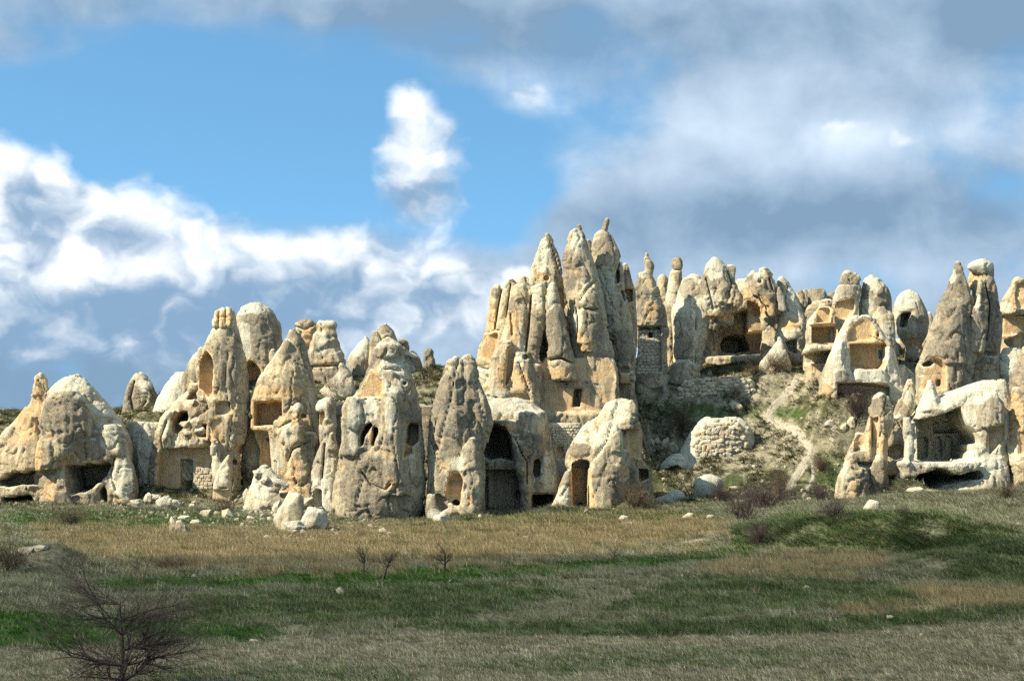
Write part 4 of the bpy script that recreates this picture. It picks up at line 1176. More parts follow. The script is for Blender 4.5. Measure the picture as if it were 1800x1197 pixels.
R('rock_outcrop', 'pale broken slope running down between the hewn cliff and the twin peak', RO, 200, [
    dict(r=[(640, 1575, 1590), (660, 1568, 1608), (690, 1562, 1618), (720, 1560, 1625), (760, 1560, 1630)], t=.45)],
  cuts=[('c', arch(1576, 1590, 692, 716), 1.2, .7), ('c', oval(1604, 1625, 694, 710), 1.4, .0), ('c', [(1592, 640), (1600, 660), (1590, 690), (1584, 670)], .5, .3)],
  paint=[('p', 1595, 680, 30, 60), ('f', 1600, 690, 10, 14)], mat='p')

# T: egg
R('fairy_chimney', 'egg shaped pale rock with a dark square window near the skyline', FC, 211, [
    dict(r=[(510, 1592, 1604), (515, 1583, 1613), (527, 1576, 1620), (545, 1571, 1628), (565, 1569, 1633), (585, 1574, 1630), (600, 1584, 1624), (612, 1593, 1616), (640, 1590, 1620)], t=.8, p=2.1)],
  cuts=[('c', [(1580, 552), (1599, 549), (1596, 562), (1590, 578), (1578, 577)], 2.6, .0, dict(wob=.03))],
  paint=[('p', 1595, 525, 26, 22), ('g', 1620, 570, 10, 50), ('p', 1575, 590, 10, 20), ('f', 1605, 600, 14, 12)], mat='p', rough=.5, warp=.2)

# U: twin peak
tp = R('fairy_chimney', 'sharp grey peak, left half of the big twin peak on the right', FC, 198, [
    dict(r=[(461, 1681, 1688), (468, 1678, 1690), (480, 1673, 1693), (490, 1667, 1698), (510, 1660, 1706), (530, 1653, 1711), (560, 1643, 1714), (590, 1634, 1716), (620, 1624, 1716), (650, 1612, 1712), (700, 1608, 1706)], t=.75, p=2.2),
    dict(r=[(540, 1655, 1690), (570, 1648, 1700), (610, 1640, 1700), (640, 1640, 1698)], dy=-1.6, t=.6, hang=True)],
  cuts=[('c', [(1612, 645), (1620, 634), (1634, 630), (1646, 634), (1654, 648), (1654, 686), (1614, 686)], .9, .8), ('c', box(1642, 1651, 667, 680), .8, .5), ('c', [(1618, 640), (1632, 632), (1640, 638), (1634, 645), (1620, 646)], 1.6, .4),
         ('l', [(1674, 620), (1670, 670)], .3, .2, dict(w=.05)), ('l', [(1614, 660), (1650, 658)], .15, .4, dict(w=.03))],
  paint=[('g', 1680, 540, 34, 60), ('g', 1670, 600, 30, 40), ('p', 1674, 485, 7, 14), ('f', 1655, 640, 10, 14)], mat='g')
tq = R('fairy_chimney', 'blunt grey peak with a white cap, right half of the big twin peak', FC, 199, [
    dict(r=[(476, 1722, 1742), (485, 1718, 1745), (500, 1712, 1750), (530, 1710, 1756), (560, 1706, 1760), (590, 1702, 1758), (620, 1698, 1756), (640, 1690, 1756), (700, 1670, 1756)], t=.75, p=2.2),
    dict(r=[(490, 1718, 1732), (530, 1712, 1736), (580, 1700, 1734), (620, 1690, 1730)], dy=-1.8, t=.6, hang=True),
    dict(r=[(472, 1702, 1724), (490, 1700, 1722), (508, 1704, 1716)], dy=.6, t=.7, hang=True)],
  cuts=[('f', [(1702, 474), (1720, 474), (1712, 498), (1704, 502), (1700, 492)], .3, .9), ('l', [(1730, 500), (1736, 540), (1728, 600)], .6, .0, dict(w=.1)), ('c', [(1722, 616), (1752, 622), (1752, 630), (1724, 626)], .7, .1)],
  paint=[('g', 1740, 560, 20, 60), ('p', 1718, 530, 6, 20)], mat='g')
rock('cap_rock', 'white rounded cap', None, 199, [
    dict(r=[(457, 1718, 1736), (461, 1706, 1742), (467, 1701, 1745), (474, 1703, 1746), (485, 1728, 1747), (492, 1734, 1747)], t=.8, hang=True)], paint=[('p', 1722, 466, 30, 14)], mat='p', parent=tq, pale_top=1)
R('rock_stub', 'tiny white peak seen in the gap left of the twin peak', 'rock', 224, [dict(r=[(548, 1632, 1636), (556, 1628, 1640), (590, 1625, 1645)], t=.8)], mat='p', back=1.35, pad=0)

# V, W: right edge
R('fairy_chimney', 'overhanging ochre rock with a hewn cream block below, at the right edge', FC, 204, [
    dict(r=[(489, 1784, 1792), (495, 1778, 1802), (512, 1772, 1815), (530, 1764, 1825), (545, 1757, 1830), (554, 1760, 1830)], t=.8, p=2.4, hang=True),
    dict(r=[(550, 1764, 1830), (575, 1760, 1832), (600, 1758, 1834), (640, 1758, 1836)], dy=.6, t=.6, p=3)],
  cuts=[('f', [(1786, 500), (1800, 496), (1830, 520), (1830, 545), (1782, 545), (1780, 520)], .5, .75), ('c', [(1758, 556), (1830, 562), (1830, 584), (1762, 590), (1757, 580)], .7, .72), ('l', [(1775, 553), (1800, 556)], .5, .2, dict(w=.1)), ('c', [(1762, 600), (1795, 585), (1830, 585), (1830, 620), (1785, 618), (1770, 610)], 2.0, .0, dict(wob=.1))],
  paint=[('f', 1796, 525, 24, 24), ('p', 1770, 540, 12, 12)], mat='w', back=1.35, pad=0)
R('rock_slab', 'smooth dark-backed hump of rock below the block at the right edge', RO, 199, [
    dict(r=[(612, 1764, 1790), (625, 1756, 1810), (645, 1752, 1830), (680, 1755, 1840)], t=.5)], paint=[('p', 1770, 640, 24, 20)], mat='p', rough=.5)
R('rock_cliff', 'brown and ochre streaked cliff cut off by the lower right edge', RO, 184, [
    dict(r=[(610, 1800, 1850), (640, 1790, 1870), (680, 1782, 1880), (730, 1776, 1880), (770, 1772, 1880), (800, 1776, 1880), (830, 1780, 1880)], t=.6, p=2.6)],
  cuts=[('c', [(1794, 735), (1812, 730), (1812, 755), (1795, 757)], .8, .2), ('l', [(1776, 680), (1790, 679)], .3, .2, dict(w=.07)), ('c', [(1785, 760), (1800, 757), (1830, 760), (1830, 795), (1788, 798)], .6, .7)],
  paint=[('f', 1785, 730, 16, 50), ('g', 1800, 660, 20, 40), ('p', 1785, 800, 20, 20)], mat='w')

# X: the cave church
church = R('cave_church', 'white-roofed rock with a wide open cave church of arched niches', 'cave church', 186, [
    dict(r=[(668, 1735, 1764), (674, 1715, 1770), (684, 1690, 1773), (696, 1655, 1775), (706, 1640, 1776), (725, 1618, 1778), (750, 1602, 1780), (780, 1594, 1778), (812, 1590, 1776), (870, 1560, 1776)], t=.42, p=2.8, dmax=5.2),
    dict(r=[(668, 1634, 1638), (680, 1630, 1643), (695, 1626, 1650), (712, 1622, 1656), (722, 1620, 1660)], dy=-.8, t=.9, hang=True),
    dict(r=[(690, 1738, 1756), (705, 1726, 1764), (735, 1726, 1764), (750, 1728, 1760)], dy=-3.4, t=.6, hang=True),
    dict(r=[(735, 1586, 1602), (760, 1588, 1604), (800, 1592, 1606), (825, 1588, 1610)], dy=-3.9, t=.7),
    dict(r=[(812, 1580, 1720), (818, 1580, 1722), (828, 1600, 1716), (834, 1610, 1700)], dy=-4.0, t=.12, dmax=1.1, hang=True, p=3),
    dict(r=[(806, 1705, 1760), (820, 1700, 1772), (850, 1680, 1776), (875, 1650, 1776)], dy=-2.4, t=.45)],
  cuts=[('c', [(1606, 736), (1625, 735), (1650, 728), (1682, 714), (1686, 732), (1694, 748), (1706, 757), (1713, 770), (1714, 780), (1700, 782), (1702, 794), (1692, 802), (1688, 812), (1640, 812), (1606, 809)], 7.0, .30, dict(taper=.02)),
         ('c', arch(1613, 1630, 767, 806), .9, .25), ('c', arch(1636, 1651, 767, 806), .7, .3), ('c', arch(1660, 1676, 766, 806), .7, .25), ('c', arch(1681, 1696, 765, 806), .7, .2),
         ('c', [(1660, 742), (1672, 733), (1688, 740), (1700, 760), (1660, 760)], 1.0, .0), ('l', [(1606, 761), (1700, 760)], .25, .2, dict(w=.05, dy=3)),
         ('c', [(1592, 842), (1600, 834), (1630, 822), (1650, 826), (1668, 834), (1690, 828), (1708, 826), (1716, 838), (1708, 842), (1675, 846), (1650, 852), (1634, 862), (1622, 858), (1598, 858)], 8.0, .0, dict(wob=.1)),
         ('c', [(1553, 842), (1560, 836), (1588, 838), (1592, 860), (1553, 866)], 8, .0), ('c', [(1728, 752), (1756, 744), (1758, 770), (1740, 790), (1730, 800)], .6, .5)],
  paint=[('p', 1690, 690, 110, 22), ('p', 1620, 715, 20, 18), ('p', 1745, 690, 30, 20), ('p', 1650, 816, 70, 6), ('g', 1746, 720, 16, 30), ('p', 1735, 810, 40, 30), ('p', 1600, 780, 8, 40), ('p', 1705, 740, 14, 24)], mat='p', h=.13, rough=.75, k=.4, back=4.5)

# Y: left spire of the church group
R('fairy_chimney', 'grey and ochre spire with hewn corner niches left of the cave church', FC, 184, [
    dict(r=[(692, 1544, 1556), (700, 1534, 1562), (715, 1528, 1566), (740, 1526, 1572), (770, 1522, 1562), (800, 1520, 1558), (840, 1524, 1560), (885, 1522, 1556)], t=.75, p=2.4),
    dict(r=[(762, 1502, 1522), (780, 1498, 1526), (810, 1484, 1530), (840, 1474, 1530), (885, 1465, 1530)], dy=.4, t=.6, p=2.4),
    dict(r=[(798, 1490, 1502), (815, 1484, 1520), (850, 1474, 1528), (885, 1468, 1530)], dy=-1.0, t=.5)],
  cuts=[('c', [(1503, 762), (1524, 760), (1520, 790), (1500, 796)], 1.2, .5), ('c', [(1529, 735), (1542, 733), (1540, 800), (1530, 806)], .5, .85), ('c', [(1502, 812), (1532, 812), (1530, 824), (1506, 820)], .8, .35), ('l', [(1545, 760), (1540, 800), (1525, 818), (1504, 812)], .4, .2, dict(w=.08)),
         ('l', [(1534, 735), (1532, 800)], .25, .5, dict(w=.04))],
  paint=[('f', 1535, 770, 12, 34), ('f', 1548, 780, 14, 24), ('f', 1500, 860, 8, 20), ('g', 1548, 715, 16, 22), ('g', 1550, 840, 14, 34), ('p', 1484, 830, 8, 24), ('g', 1508, 800, 8, 14)], mat='r')
R('rock_outcrop', 'shaded rock wall with a round arched niche between spire and cave church', RO, 187, [
    dict(r=[(733, 1560, 1592), (745, 1552, 1598), (790, 1548, 1600), (835, 1552, 1600), (848, 1556, 1598)], t=.55, p=3),
    dict(r=[(668, 1596, 1604), (690, 1586, 1612), (715, 1576, 1608), (735, 1570, 1600), (755, 1568, 1600)], dy=1.4, t=.6)],
  cuts=[('c', oval(1558, 1589, 780, 810, 16, 2), 1.1, .35), ('c', [(1552, 838), (1592, 836), (1594, 870), (1552, 870)], 2.0, .0), ('l', [(1575, 740), (1590, 770)], .3, .2, dict(w=.06))],
  paint=[('p', 1600, 700, 10, 30), ('f', 1575, 830, 18, 8), ('g', 1590, 730, 10, 20)], mat='r', back=3)

# AA: arched rock in the front centre
R('arched_rock', 'humped pale rock arching down to a tall hewn doorway in the centre', RO, 180, [
    dict(r=[(703, 1084, 1106), (708, 1070, 1112), (718, 1060, 1118), (732, 1046, 1120), (748, 1028, 1116), (765, 1014, 1112), (785, 1002, 1108), (800, 996, 1106), (820, 994, 1104), (825, 1000, 1102), (850, 1000, 1104), (895, 985, 1100)], t=.5, p=2.3),
    dict(r=[(745, 1066, 1080), (760, 1054, 1096), (780, 1044, 1104), (810, 1036, 1106), (850, 1032, 1104), (895, 1030, 1092)], dy=-2.6, t=.65),
    dict(r=[(825, 996, 1006), (845, 988, 1008), (870, 978, 1006), (890, 970, 1004)], dy=-2.2, t=.6),
    dict(r=[(705, 1104, 1110), (715, 1098, 1120), (735, 1092, 1120), (755, 1090, 1118)], dy=-1.6, t=.7, hang=True),
    dict(r=[(745, 1090, 1122), (770, 1090, 1128), (805, 1092, 1128), (830, 1090, 1122)], dy=-.6, t=.5, p=3)],
  cuts=[('c', [(1003, 822), (1034, 816), (1034, 895), (1006, 895)], 3.0, .8), ('c', [(1004, 815), (1020, 806), (1036, 810), (1036, 824), (1004, 824)], 2.6, .2, dict(wob=.05)), ('c', oval(1016, 1026, 884, 894), 2.6, .0),
         ('c', [(1090, 764), (1102, 765), (1104, 790), (1092, 792)], 1.4, .4), ('f', [(1104, 756), (1128, 754), (1128, 805), (1106, 803)], .4, .8, dict(flat=1)), ('l', [(1074, 745), (1062, 780), (1044, 805)], .4, .0, dict(w=.06))],
  paint=[('p', 1075, 725, 40, 24), ('p', 1030, 770, 26, 26), ('g', 1020, 790, 24, 14), ('f', 1040, 880, 10, 20), ('f', 1096, 830, 12, 20), ('p', 1058, 770, 10, 34), ('g', 1065, 830, 20, 20), ('g', 1078, 880, 20, 16), ('p', 990, 870, 14, 20)], mat='r', back=3)
R('cave_mouth', 'low dark cave under an ochre lip right of the arched rock', RO, 184, [
    dict(r=[(806, 1112, 1128), (812, 1104, 1136), (825, 1100, 1142), (845, 1098, 1146), (860, 1094, 1150)], t=.6)],
  cuts=[('c', [(1102, 824), (1140, 822), (1142, 842), (1112, 852), (1102, 848)], 3, .0)], paint=[('f', 1125, 815, 16, 8)], mat='w', back=3)
R('cave_mouth', 'cream tongue of rock with a crescent shaped hollow beneath the dry stone mound', RO, 196, [
    dict(r=[(798, 1186, 1198), (804, 1174, 1208), (815, 1164, 1214), (826, 1158, 1212), (842, 1160, 1208)], t=.6)],
  cuts=[('c', [(1164, 828), (1178, 820), (1190, 817), (1199, 824), (1196, 828), (1180, 831)], 1.8, .0)], paint=[('p', 1185, 812, 34, 14)], mat='p', rough=.7, back=2.5)
R('rock_outcrop', 'pale bare outcrop with a small scoop at the foot of the slope', RO, 184, [
    dict(r=[(862, 1180, 1198), (874, 1158, 1206), (886, 1142, 1200), (900, 1130, 1180), (912, 1130, 1170)], t=.5)],
  cuts=[('c', oval(1160, 1174, 882, 900, 10, 4), .7, .4)], paint=[('p', 1170, 880, 40, 30)], mat='p', rough=.8)
R('rock_outcrop', 'rounded pale boulder-like outcrop below the dry stone mound', RO, 186, [
    dict(r=[(834, 1232, 1256), (840, 1220, 1268), (852, 1216, 1272), (866, 1218, 1268), (880, 1216, 1264)], t=.6)], paint=[('p', 1240, 850, 24, 20)], mat='p', rough=.7)
R('rock_outcrop', 'broad shadowed boulder on the terrace right of the masonry chimney', RO, 206, [
    dict(r=[(634, 1190, 1212), (642, 1180, 1226), (655, 1176, 1230), (675, 1172, 1232)], t=.6)], mat='g')

for Yw, rr, lab in [
    (201, [(505, 945, 1085), (520, 905, 1105), (560, 885, 1112), (620, 872, 1114), (690, 866, 1114)], 'shadowed core of rock between the tall spires of the great cluster'),
    (217, [(500, 1160, 1245), (530, 1150, 1262), (600, 1150, 1262), (645, 1150, 1262)], 'rock wall closing the gaps left of the great rock shelter'),
    (216, [(528, 1430, 1500), (548, 1415, 1520), (600, 1408, 1572), (660, 1412, 1590), (700, 1420, 1590)], 'rock wall closing the gaps behind the hewn houses'),
    (219, [(596, 1575, 1700), (606, 1560, 1765), (640, 1560, 1790), (700, 1560, 1800)], 'low rock shelf behind the foot of the egg shaped rock and twin peak'),
    (196, [(745, 240, 560), (775, 232, 600), (830, 232, 610), (890, 236, 620)], 'long rock base behind the carved cliff and the pyramid cone')]:
    R('rock_outcrop', lab, 'rock wall', Yw, [dict(r=rr, t=.25, p=3, dmax=2.4)], mat='r', pad=0)

# ------------------------------------------------------------------ ground
def tri_ground():
    pxs = np.concatenate([np.linspace(-9000, -600, 30), np.arange(-480, -40, 16), np.arange(-40, 1841, 4.2), np.arange(1850, 2300, 16), np.linspace(2400, 10800, 30)])
    ys = [42.0]
    while ys[-1] < 275:
        y = ys[-1]
        ys.append(y + (0.20 + (y / 190) * .36 if y < 165 else .42))
    ys = np.concatenate([np.arange(6, 42, 2.0), ys, np.geomspace(280, 9000, 26)])
    A, B = np.meshgrid(pxs, ys, indexing='ij')
    X = (A - 900) / F * B
    Z = zground(X, B)
    v = np.stack([X.ravel(), B.ravel(), Z.ravel()], 1)
    nx, ny = len(pxs), len(ys)
    i = np.arange(nx * ny).reshape(nx, ny)
    q = np.stack([i[:-1, :-1].ravel(), i[1:, :-1].ravel(), i[1:, 1:].ravel(), i[:-1, 1:].ravel()], 1)
    return v, q


gv, gq = tri_ground()
_gpx = 900 + gv[:, 0] / gv[:, 1] * F
_gpy = HOR - (gv[:, 2] - CZ) / gv[:, 1] * F
print('ground', len(gv))

# colour of the ground, by what covers it
def pm(pts, soft=6.0, wob=6.0, sd=0):
    """mask of a patch of ground outlined where the photograph shows it"""
    wn = perlin(gv[:, 0] / 1.4, gv[:, 1] / 4.0, 0, 40 + sd) * wob
    d = poly_sdf(_gpx, _gpy + wn, pts)
    return 1 - sstep(-soft, soft, d + wn * .6)


def lm(pts, wdt, soft=2.0, sd=0):
    wn = perlin(gv[:, 0] / .8, gv[:, 1] / 1.5, 0, 60 + sd) * 2.0
    return 1 - sstep(-soft, soft, line_sdf(_gpx + wn, _gpy + wn * .5, pts) - wdt)


C_TAN = np.array([.31, .235, .115]); C_GTAN = np.array([.215, .20, .135]); C_GREEN = np.array([.035, .085, .014])
C_SCRUB = np.array([0.094, 0.097, 0.044]); C_SCREE = np.array([.38, .34, .235]); C_PATH = np.array([.50, .45, .33]); C_SOIL = np.array([.16, .135, .085])
C_DARK = np.array([.060, .082, .035])
n = len(gv)
gx, gy = gv[:, 0], gv[:, 1]
big = perlin(gx / 9, gy / 9, 0, 30); med = perlin(gx / 2.2, gy / 2.6, 0, 31); fin_ = perlin(gx / .7, gy / .9, 0, 32); fi2 = perlin(gx / .3, gy / .5, 0, 33)
gc = np.tile(C_GTAN, (n, 1))


def lay(c, m):
    global gc
    m = np.clip(m, 0, 1)[:, None]
    gc = gc * (1 - m) + np.asarray(c) * m


Z = {}
Z['hill'] = sstep(176, 188, gy) * 1.0
lay(C_SCRUB, Z['hill'])
lay(C_SCREE, Z['hill'] * sstep(-.25, .30, med * .6 + fin_ * .5 + big * .4) * .68)
lay(C_GREEN * 1.2, Z['hill'] * sstep(.15, .45, big * .5 + med * .7 - fin_ * .4) * .22)
# tan dry grass band and field zones
Z['tan'] = np.maximum.reduce([
    pm([(60, 928), (500, 932), (1180, 905), (1290, 925), (1240, 952), (900, 985), (640, 1000), (330, 1000), (140, 975)], 16, 22),
    pm([(1260, 985), (1560, 965), (1560, 1000), (1480, 1022), (1230, 1012)], 14, 16, 1) * .7,
    pm([(1440, 1068), (1620, 1036), (1810, 1040), (1810, 1068), (1500, 1082)], 12, 14, 2) * .8])
lay(C_TAN, Z['tan'] * (.35 + .65 * sstep(-.3, .3, med * .7 + fin_ * .4)))
Z['field'] = pm([(-50, 1150), (330, 1137), (700, 1118), (1300, 1120), (1850, 1090), (1850, 1230), (-50, 1230)], 4, 4, 3)
lay(C_GTAN * 1.2, Z['field'])
lay(C_SCREE * .80, Z['field'] * sstep(.05, .4, fi2 * .6 + fin_ * .5) * .8)
Z['green'] = np.maximum.reduce([
    pm([(160, 1022), (420, 1012), (800, 1000), (1180, 978), (1330, 962), (1330, 975), (1150, 1000), (700, 1032), (400, 1040), (200, 1040)], 4, 6, 4),
    pm([(-60, 1070), (120, 1080), (420, 1098), (520, 1110), (430, 1128), (200, 1135), (-60, 1145)], 5, 7, 5),
    pm([(850, 1165), (1200, 1142), (1500, 1148), (1350, 1172), (900, 1185)], 5, 6, 6) * .8,
    pm([(250, 1175), (700, 1172), (760, 1230), (250, 1230)], 5, 6, 7) * .7,
    pm([(1330, 972), (1480, 975), (1560, 985), (1560, 978), (1420, 968)], 3, 3, 8) * .6,
    pm([(0, 900), (260, 900), (420, 905), (520, 925), (300, 935), (0, 925)], 5, 9, 9) * .8,
    pm([(600, 925), (900, 905), (1150, 895), (1300, 905), (1250, 925), (950, 925), (700, 945)], 5, 9, 10) * .8])
lay(C_GREEN, Z['green'] * sstep(-.35, .15, fin_ * .6 + fi2 * .5 + .25))
Z['bank'] = np.maximum.reduce([
    pm([(360, 1052), (640, 1038), (900, 1030), (1000, 1042), (820, 1090), (600, 1098), (400, 1095), (300, 1080)], 6, 9, 11),
    pm([(1210, 1018), (1400, 1018), (1560, 1030), (1640, 1058), (1400, 1075), (1200, 1085), (1050, 1080)], 6, 9, 12) * .9,
    pm([(1290, 930), (1400, 906), (1640, 902), (1770, 930), (1830, 945), (1830, 1010), (1700, 985), (1600, 978), (1420, 968), (1290, 962)], 5, 6, 13),
    pm([(1660, 1020), (1700, 985), (1850, 980), (1850, 1035)], 5, 6, 14),
    pm([(690, 1100), (1000, 1096), (1300, 1095), (1560, 1082), (1850, 1063), (1850, 1086), (1500, 1110), (1000, 1118), (720, 1112)], 3, 5, 15)])
lay(C_DARK * 1.6, Z['bank'] * sstep(-.5, .1, med * .4 + fin_ * .5))
stri = perlin((gx * .7 - gy * .7) / .35, (gx + gy) / 2.5, 0, 70)
lay(C_GTAN * 1.3, Z['bank'] * sstep(.12, .5, stri) * .7)
lay(C_SCREE * .8, pm([(1440, 925), (1700, 905), (1760, 940), (1640, 965), (1470, 965)], 6, 8, 16) * sstep(.15, .4, stri + fin_ * .3) * .55)
lay(C_GTAN * 1.15, pm([(1560, 895), (1850, 868), (1850, 925), (1700, 912), (1480, 902)], 5, 5, 17) * .8)
lay(C_SCREE * .75, pm([(20, 980), (60, 955), (135, 985), (120, 1000), (30, 1003)], 4, 8, 18) * sstep(-.2, .3, med + fin_ * .6))
lay(C_SCREE * .7, pm([(1210, 990), (1300, 975), (1560, 975), (1440, 1000), (1250, 1012)], 4, 6, 19) * sstep(-.1, .3, fin_ + fi2 * .5) * .5)
# the slope in the centre right
lay(C_SCREE, pm([(1330, 735), (1400, 750), (1410, 810), (1330, 840), (1290, 820), (1300, 760)], 10, 14, 20) * .65)
lay(C_SCREE, pm([(1430, 740), (1540, 700), (1530, 780), (1480, 840), (1430, 790)], 10, 14, 21) * .5)
lay(C_SCREE, pm([(1210, 655), (1420, 655), (1440, 690), (1330, 715), (1225, 712)], 6, 7, 22) * .75)
lay(C_SCREE, pm([(1185, 745), (1240, 730), (1330, 740), (1330, 820), (1190, 830), (1170, 800)], 7, 8, 23) * .75)
lay(C_SCREE * .95, pm([(835, 655), (960, 690), (950, 715), (840, 700)], 7, 9, 24) * .7)
lay(C_SCREE, pm([(940, 715), (1080, 715), (1040, 760), (960, 750)], 5, 6, 30) * .6)
lay(C_SCREE, pm([(1560, 620), (1850, 600), (1850, 720), (1560, 740)], 8, 9, 26) * .35)
lay(C_SCREE, pm([(160, 880), (560, 860), (600, 900), (560, 925), (420, 915), (300, 895), (150, 905)], 8, 12, 27) * .6)
lay(C_GREEN * 1.3, pm([(1110, 708), (1400, 715), (1420, 735), (1200, 735), (1120, 725)], 4, 5, 25) * .55)
lay(C_GREEN * 1.2, pm([(1240, 845), (1380, 820), (1400, 860), (1330, 900), (1200, 905)], 8, 12, 28) * .4)
lay(C_GREEN * 1.2, pm([(1440, 800), (1500, 790), (1480, 880), (1420, 900)], 8, 8, 29) * .5)
# paths
Z['path'] = np.maximum.reduce([
    lm([(1432, 640), (1400, 672), (1372, 705), (1345, 729)], 4.5, 2), lm([(1345, 732), (1385, 752), (1418, 780), (1428, 798), (1408, 822), (1396, 840), (1385, 862)], 7, 2.5, 1),
    lm([(1425, 805), (1440, 815), (1418, 860), (1408, 890)], 4, 2, 2) * .7, lm([(1165, 660), (1172, 690), (1165, 712)], 3.5, 2, 3) * .8,
    lm([(560, 953), (700, 952), (860, 925), (930, 912), (1000, 930)], 1.6, 1.2, 4) * .55, lm([(900, 905), (1000, 925), (1060, 930)], 1.5, 1.2, 5) * .5,
    lm([(780, 988), (900, 982), (1030, 970), (1060, 967)], 1.6, 1.2, 6) * .7, lm([(1215, 950), (1270, 945)], 2.5, 1.5, 7) * .7, lm([(1560, 1003), (1590, 1001)], 4, 2, 8) * .7])
lay(C_PATH, Z['path'])
gc *= (1 + .42 * fin_ + .40 * fi2 + .20 * big)[:, None]
gc = np.clip(gc * .9, .01, .8)
PTW = P(1275, 664, 206.5)
me = mesh_np('ground', gv, gq)
set_col(me, 'gcol', gc)
M_GROUND, nt, b = new_mat('ground_cover')
col, _ = attr(nt, 'gcol')
co = coords(nt)
a1 = noise(nt, co, 3.5, 6, .7)
a2 = noise(nt, vmap(nt, co, (1, 2, 0)), 14, 3, .6)
c = mixc(nt, 1.0, col, mixc(nt, a1.step(.3, .7), (.60, .62, .55), (1.35, 1.3, 1.3)), 'MULTIPLY')
c = mixc(nt, a2.step(.48, .68) * .45, c, mixc(nt, 1.0, c, (.35, .42, .3), 'MULTIPLY'))
nt.links.new(c.s, b.inputs['Base Color'])
bump(nt, a1 * .7 + a2 * .4, 1.0, .18, b)
ground = add('ground', me, M_GROUND, kind='structure')

# ------------------------------------------------------------------ grass, scrub and small rubble (real geometry, spread by geometry nodes)
M_TUFT, nt, b = new_mat('grass_blades')
col, _ = attr(nt, 'tc', 'INSTANCER')
nt.links.new(col.s, b.inputs['Base Color'])
b.inputs['Specular IOR Level'].default_value = 0.05
M_RUB, nt, b = new_mat('rubble_stone')
col, _ = attr(nt, 'tc', 'INSTANCER')
c = mixc(nt, 1.0, col, mixc(nt, noise(nt, coords(nt), 5, 4, .7).step(.3, .7), (.65, .65, .62), (1.15, 1.15, 1.15)), 'MULTIPLY')
nt.links.new(c.s, b.inputs['Base Color'])


def scatter(name, pts, sc, colr, kind, mat, thick=.012, blades=7, lean=.25):
    me = bpy.data.meshes.new(name)
    me.vertices.add(len(pts))
    me.vertices.foreach_set('co', np.asarray(pts, np.float32).ravel())
    a = me.attributes.new('sc', 'FLOAT_VECTOR', 'POINT'); a.data.foreach_set('vector', np.asarray(sc, np.float32).ravel())
    a = me.attributes.new('tc', 'FLOAT_COLOR', 'POINT')
    a.data.foreach_set('color', np.hstack([colr, np.ones((len(pts), 1))]).astype(np.float32).ravel())
    o = add(name, me, mat, kind='stuff')
    ng = bpy.data.node_groups.new(name + '_spread', 'GeometryNodeTree')
    ng.interface.new_socket('Geometry', in_out='INPUT', socket_type='NodeSocketGeometry')
    ng.interface.new_socket('Geometry', in_out='OUTPUT', socket_type='NodeSocketGeometry')
    N, Lk = ng.nodes, ng.links
    gi = N.new('NodeGroupInput'); go = N.new('NodeGroupOutput')
    iop = N.new('GeometryNodeInstanceOnPoints')
    sm = N.new('GeometryNodeSetMaterial'); sm.inputs['Material'].default_value = mat
    if kind == 'tuft':
        jn = N.new('GeometryNodeJoinGeometry')
        r = random.Random(3)
        for k in range(blades):
            c_ = N.new('GeometryNodeMeshCone'); c_.fill_type = 'NONE'
            c_.inputs['Vertices'].default_value = 3
            c_.inputs['Radius Top'].default_value = 0.0
            c_.inputs['Radius Bottom'].default_value = thick * r.uniform(.7, 1.3)
            c_.inputs['Depth'].default_value = r.uniform(.7, 1.25)
            tr = N.new('GeometryNodeTransform')
            tr.inputs['Translation'].default_value = (r.uniform(-.16, .16), r.uniform(-.16, .16), -.06)
            tr.inputs['Rotation'].default_value = (r.uniform(-.4, .4), r.uniform(-.4, .4) + lean, r.uniform(0, 6))
            Lk.new(c_.outputs[0], tr.inputs['Geometry']); Lk.new(tr.outputs[0], jn.inputs[0])
        Lk.new(jn.outputs[0], iop.inputs['Instance'])
        rmin, rmax = (-.12, -.12, 0), (.12, .12, 6.28)
        rmin, rmax = (-.3, -.25, -1.5), (.3, .35, 1.5)
    else:
        ic = N.new('GeometryNodeMeshIcoSphere'); ic.inputs['Radius'].default_value = .5; ic.inputs['Subdivisions'].default_value = 1
        Lk.new(ic.outputs[0], iop.inputs['Instance'])
        rmin, rmax = (0, 0, 0), (6.28, 6.28, 6.28)
    rv = N.new('FunctionNodeRandomValue'); rv.data_type = 'FLOAT_VECTOR'
    rv.inputs[0].default_value = rmin; rv.inputs[1].default_value = rmax
    na = N.new('GeometryNodeInputNamedAttribute'); na.data_type = 'FLOAT_VECTOR'; na.inputs[0].default_value = 'sc'
    m2p = N.new('GeometryNodeMeshToPoints')
    Lk.new(gi.outputs[0], m2p.inputs['Mesh']); Lk.new(m2p.outputs[0], iop.inputs['Points'])
    Lk.new(rv.outputs[0], iop.inputs['Rotation']); Lk.new(na.outputs[0], iop.inputs['Scale'])
    Lk.new(iop.outputs[0], sm.inputs['Geometry']); Lk.new(sm.outputs[0], go.inputs[0])
    md = o.modifiers.new('spread', 'NODES'); md.node_group = ng
    return o


def pick(weight, count, seed):
    r = np.random.default_rng(seed)
    w = weight * inview
    idx = r.choice(len(gv), count, p=w / w.sum())
    sp_ = np.where((_gpx[idx] < -60) | (_gpx[idx] > 1860), .5, .22)
    x = gv[idx, 0] + r.normal(0, 1, count) * sp_; y = gv[idx, 1] + r.normal(0, .22, count)
    return idx, x, y, zground(x, y), r


_w = sstep(44, 48, gy) * (1 - sstep(232, 236, gy)) * (1.0 * (_gpx > -60) * (_gpx < 1860) + 2.2 * (_gpx > -480) * (_gpx <= -60) + 2.2 * (_gpx >= 1860) * (_gpx < 2300))
inview = _w * np.clip(gy / 120.0, .25, 1.6)
print('in view', int((inview > 0).sum()))


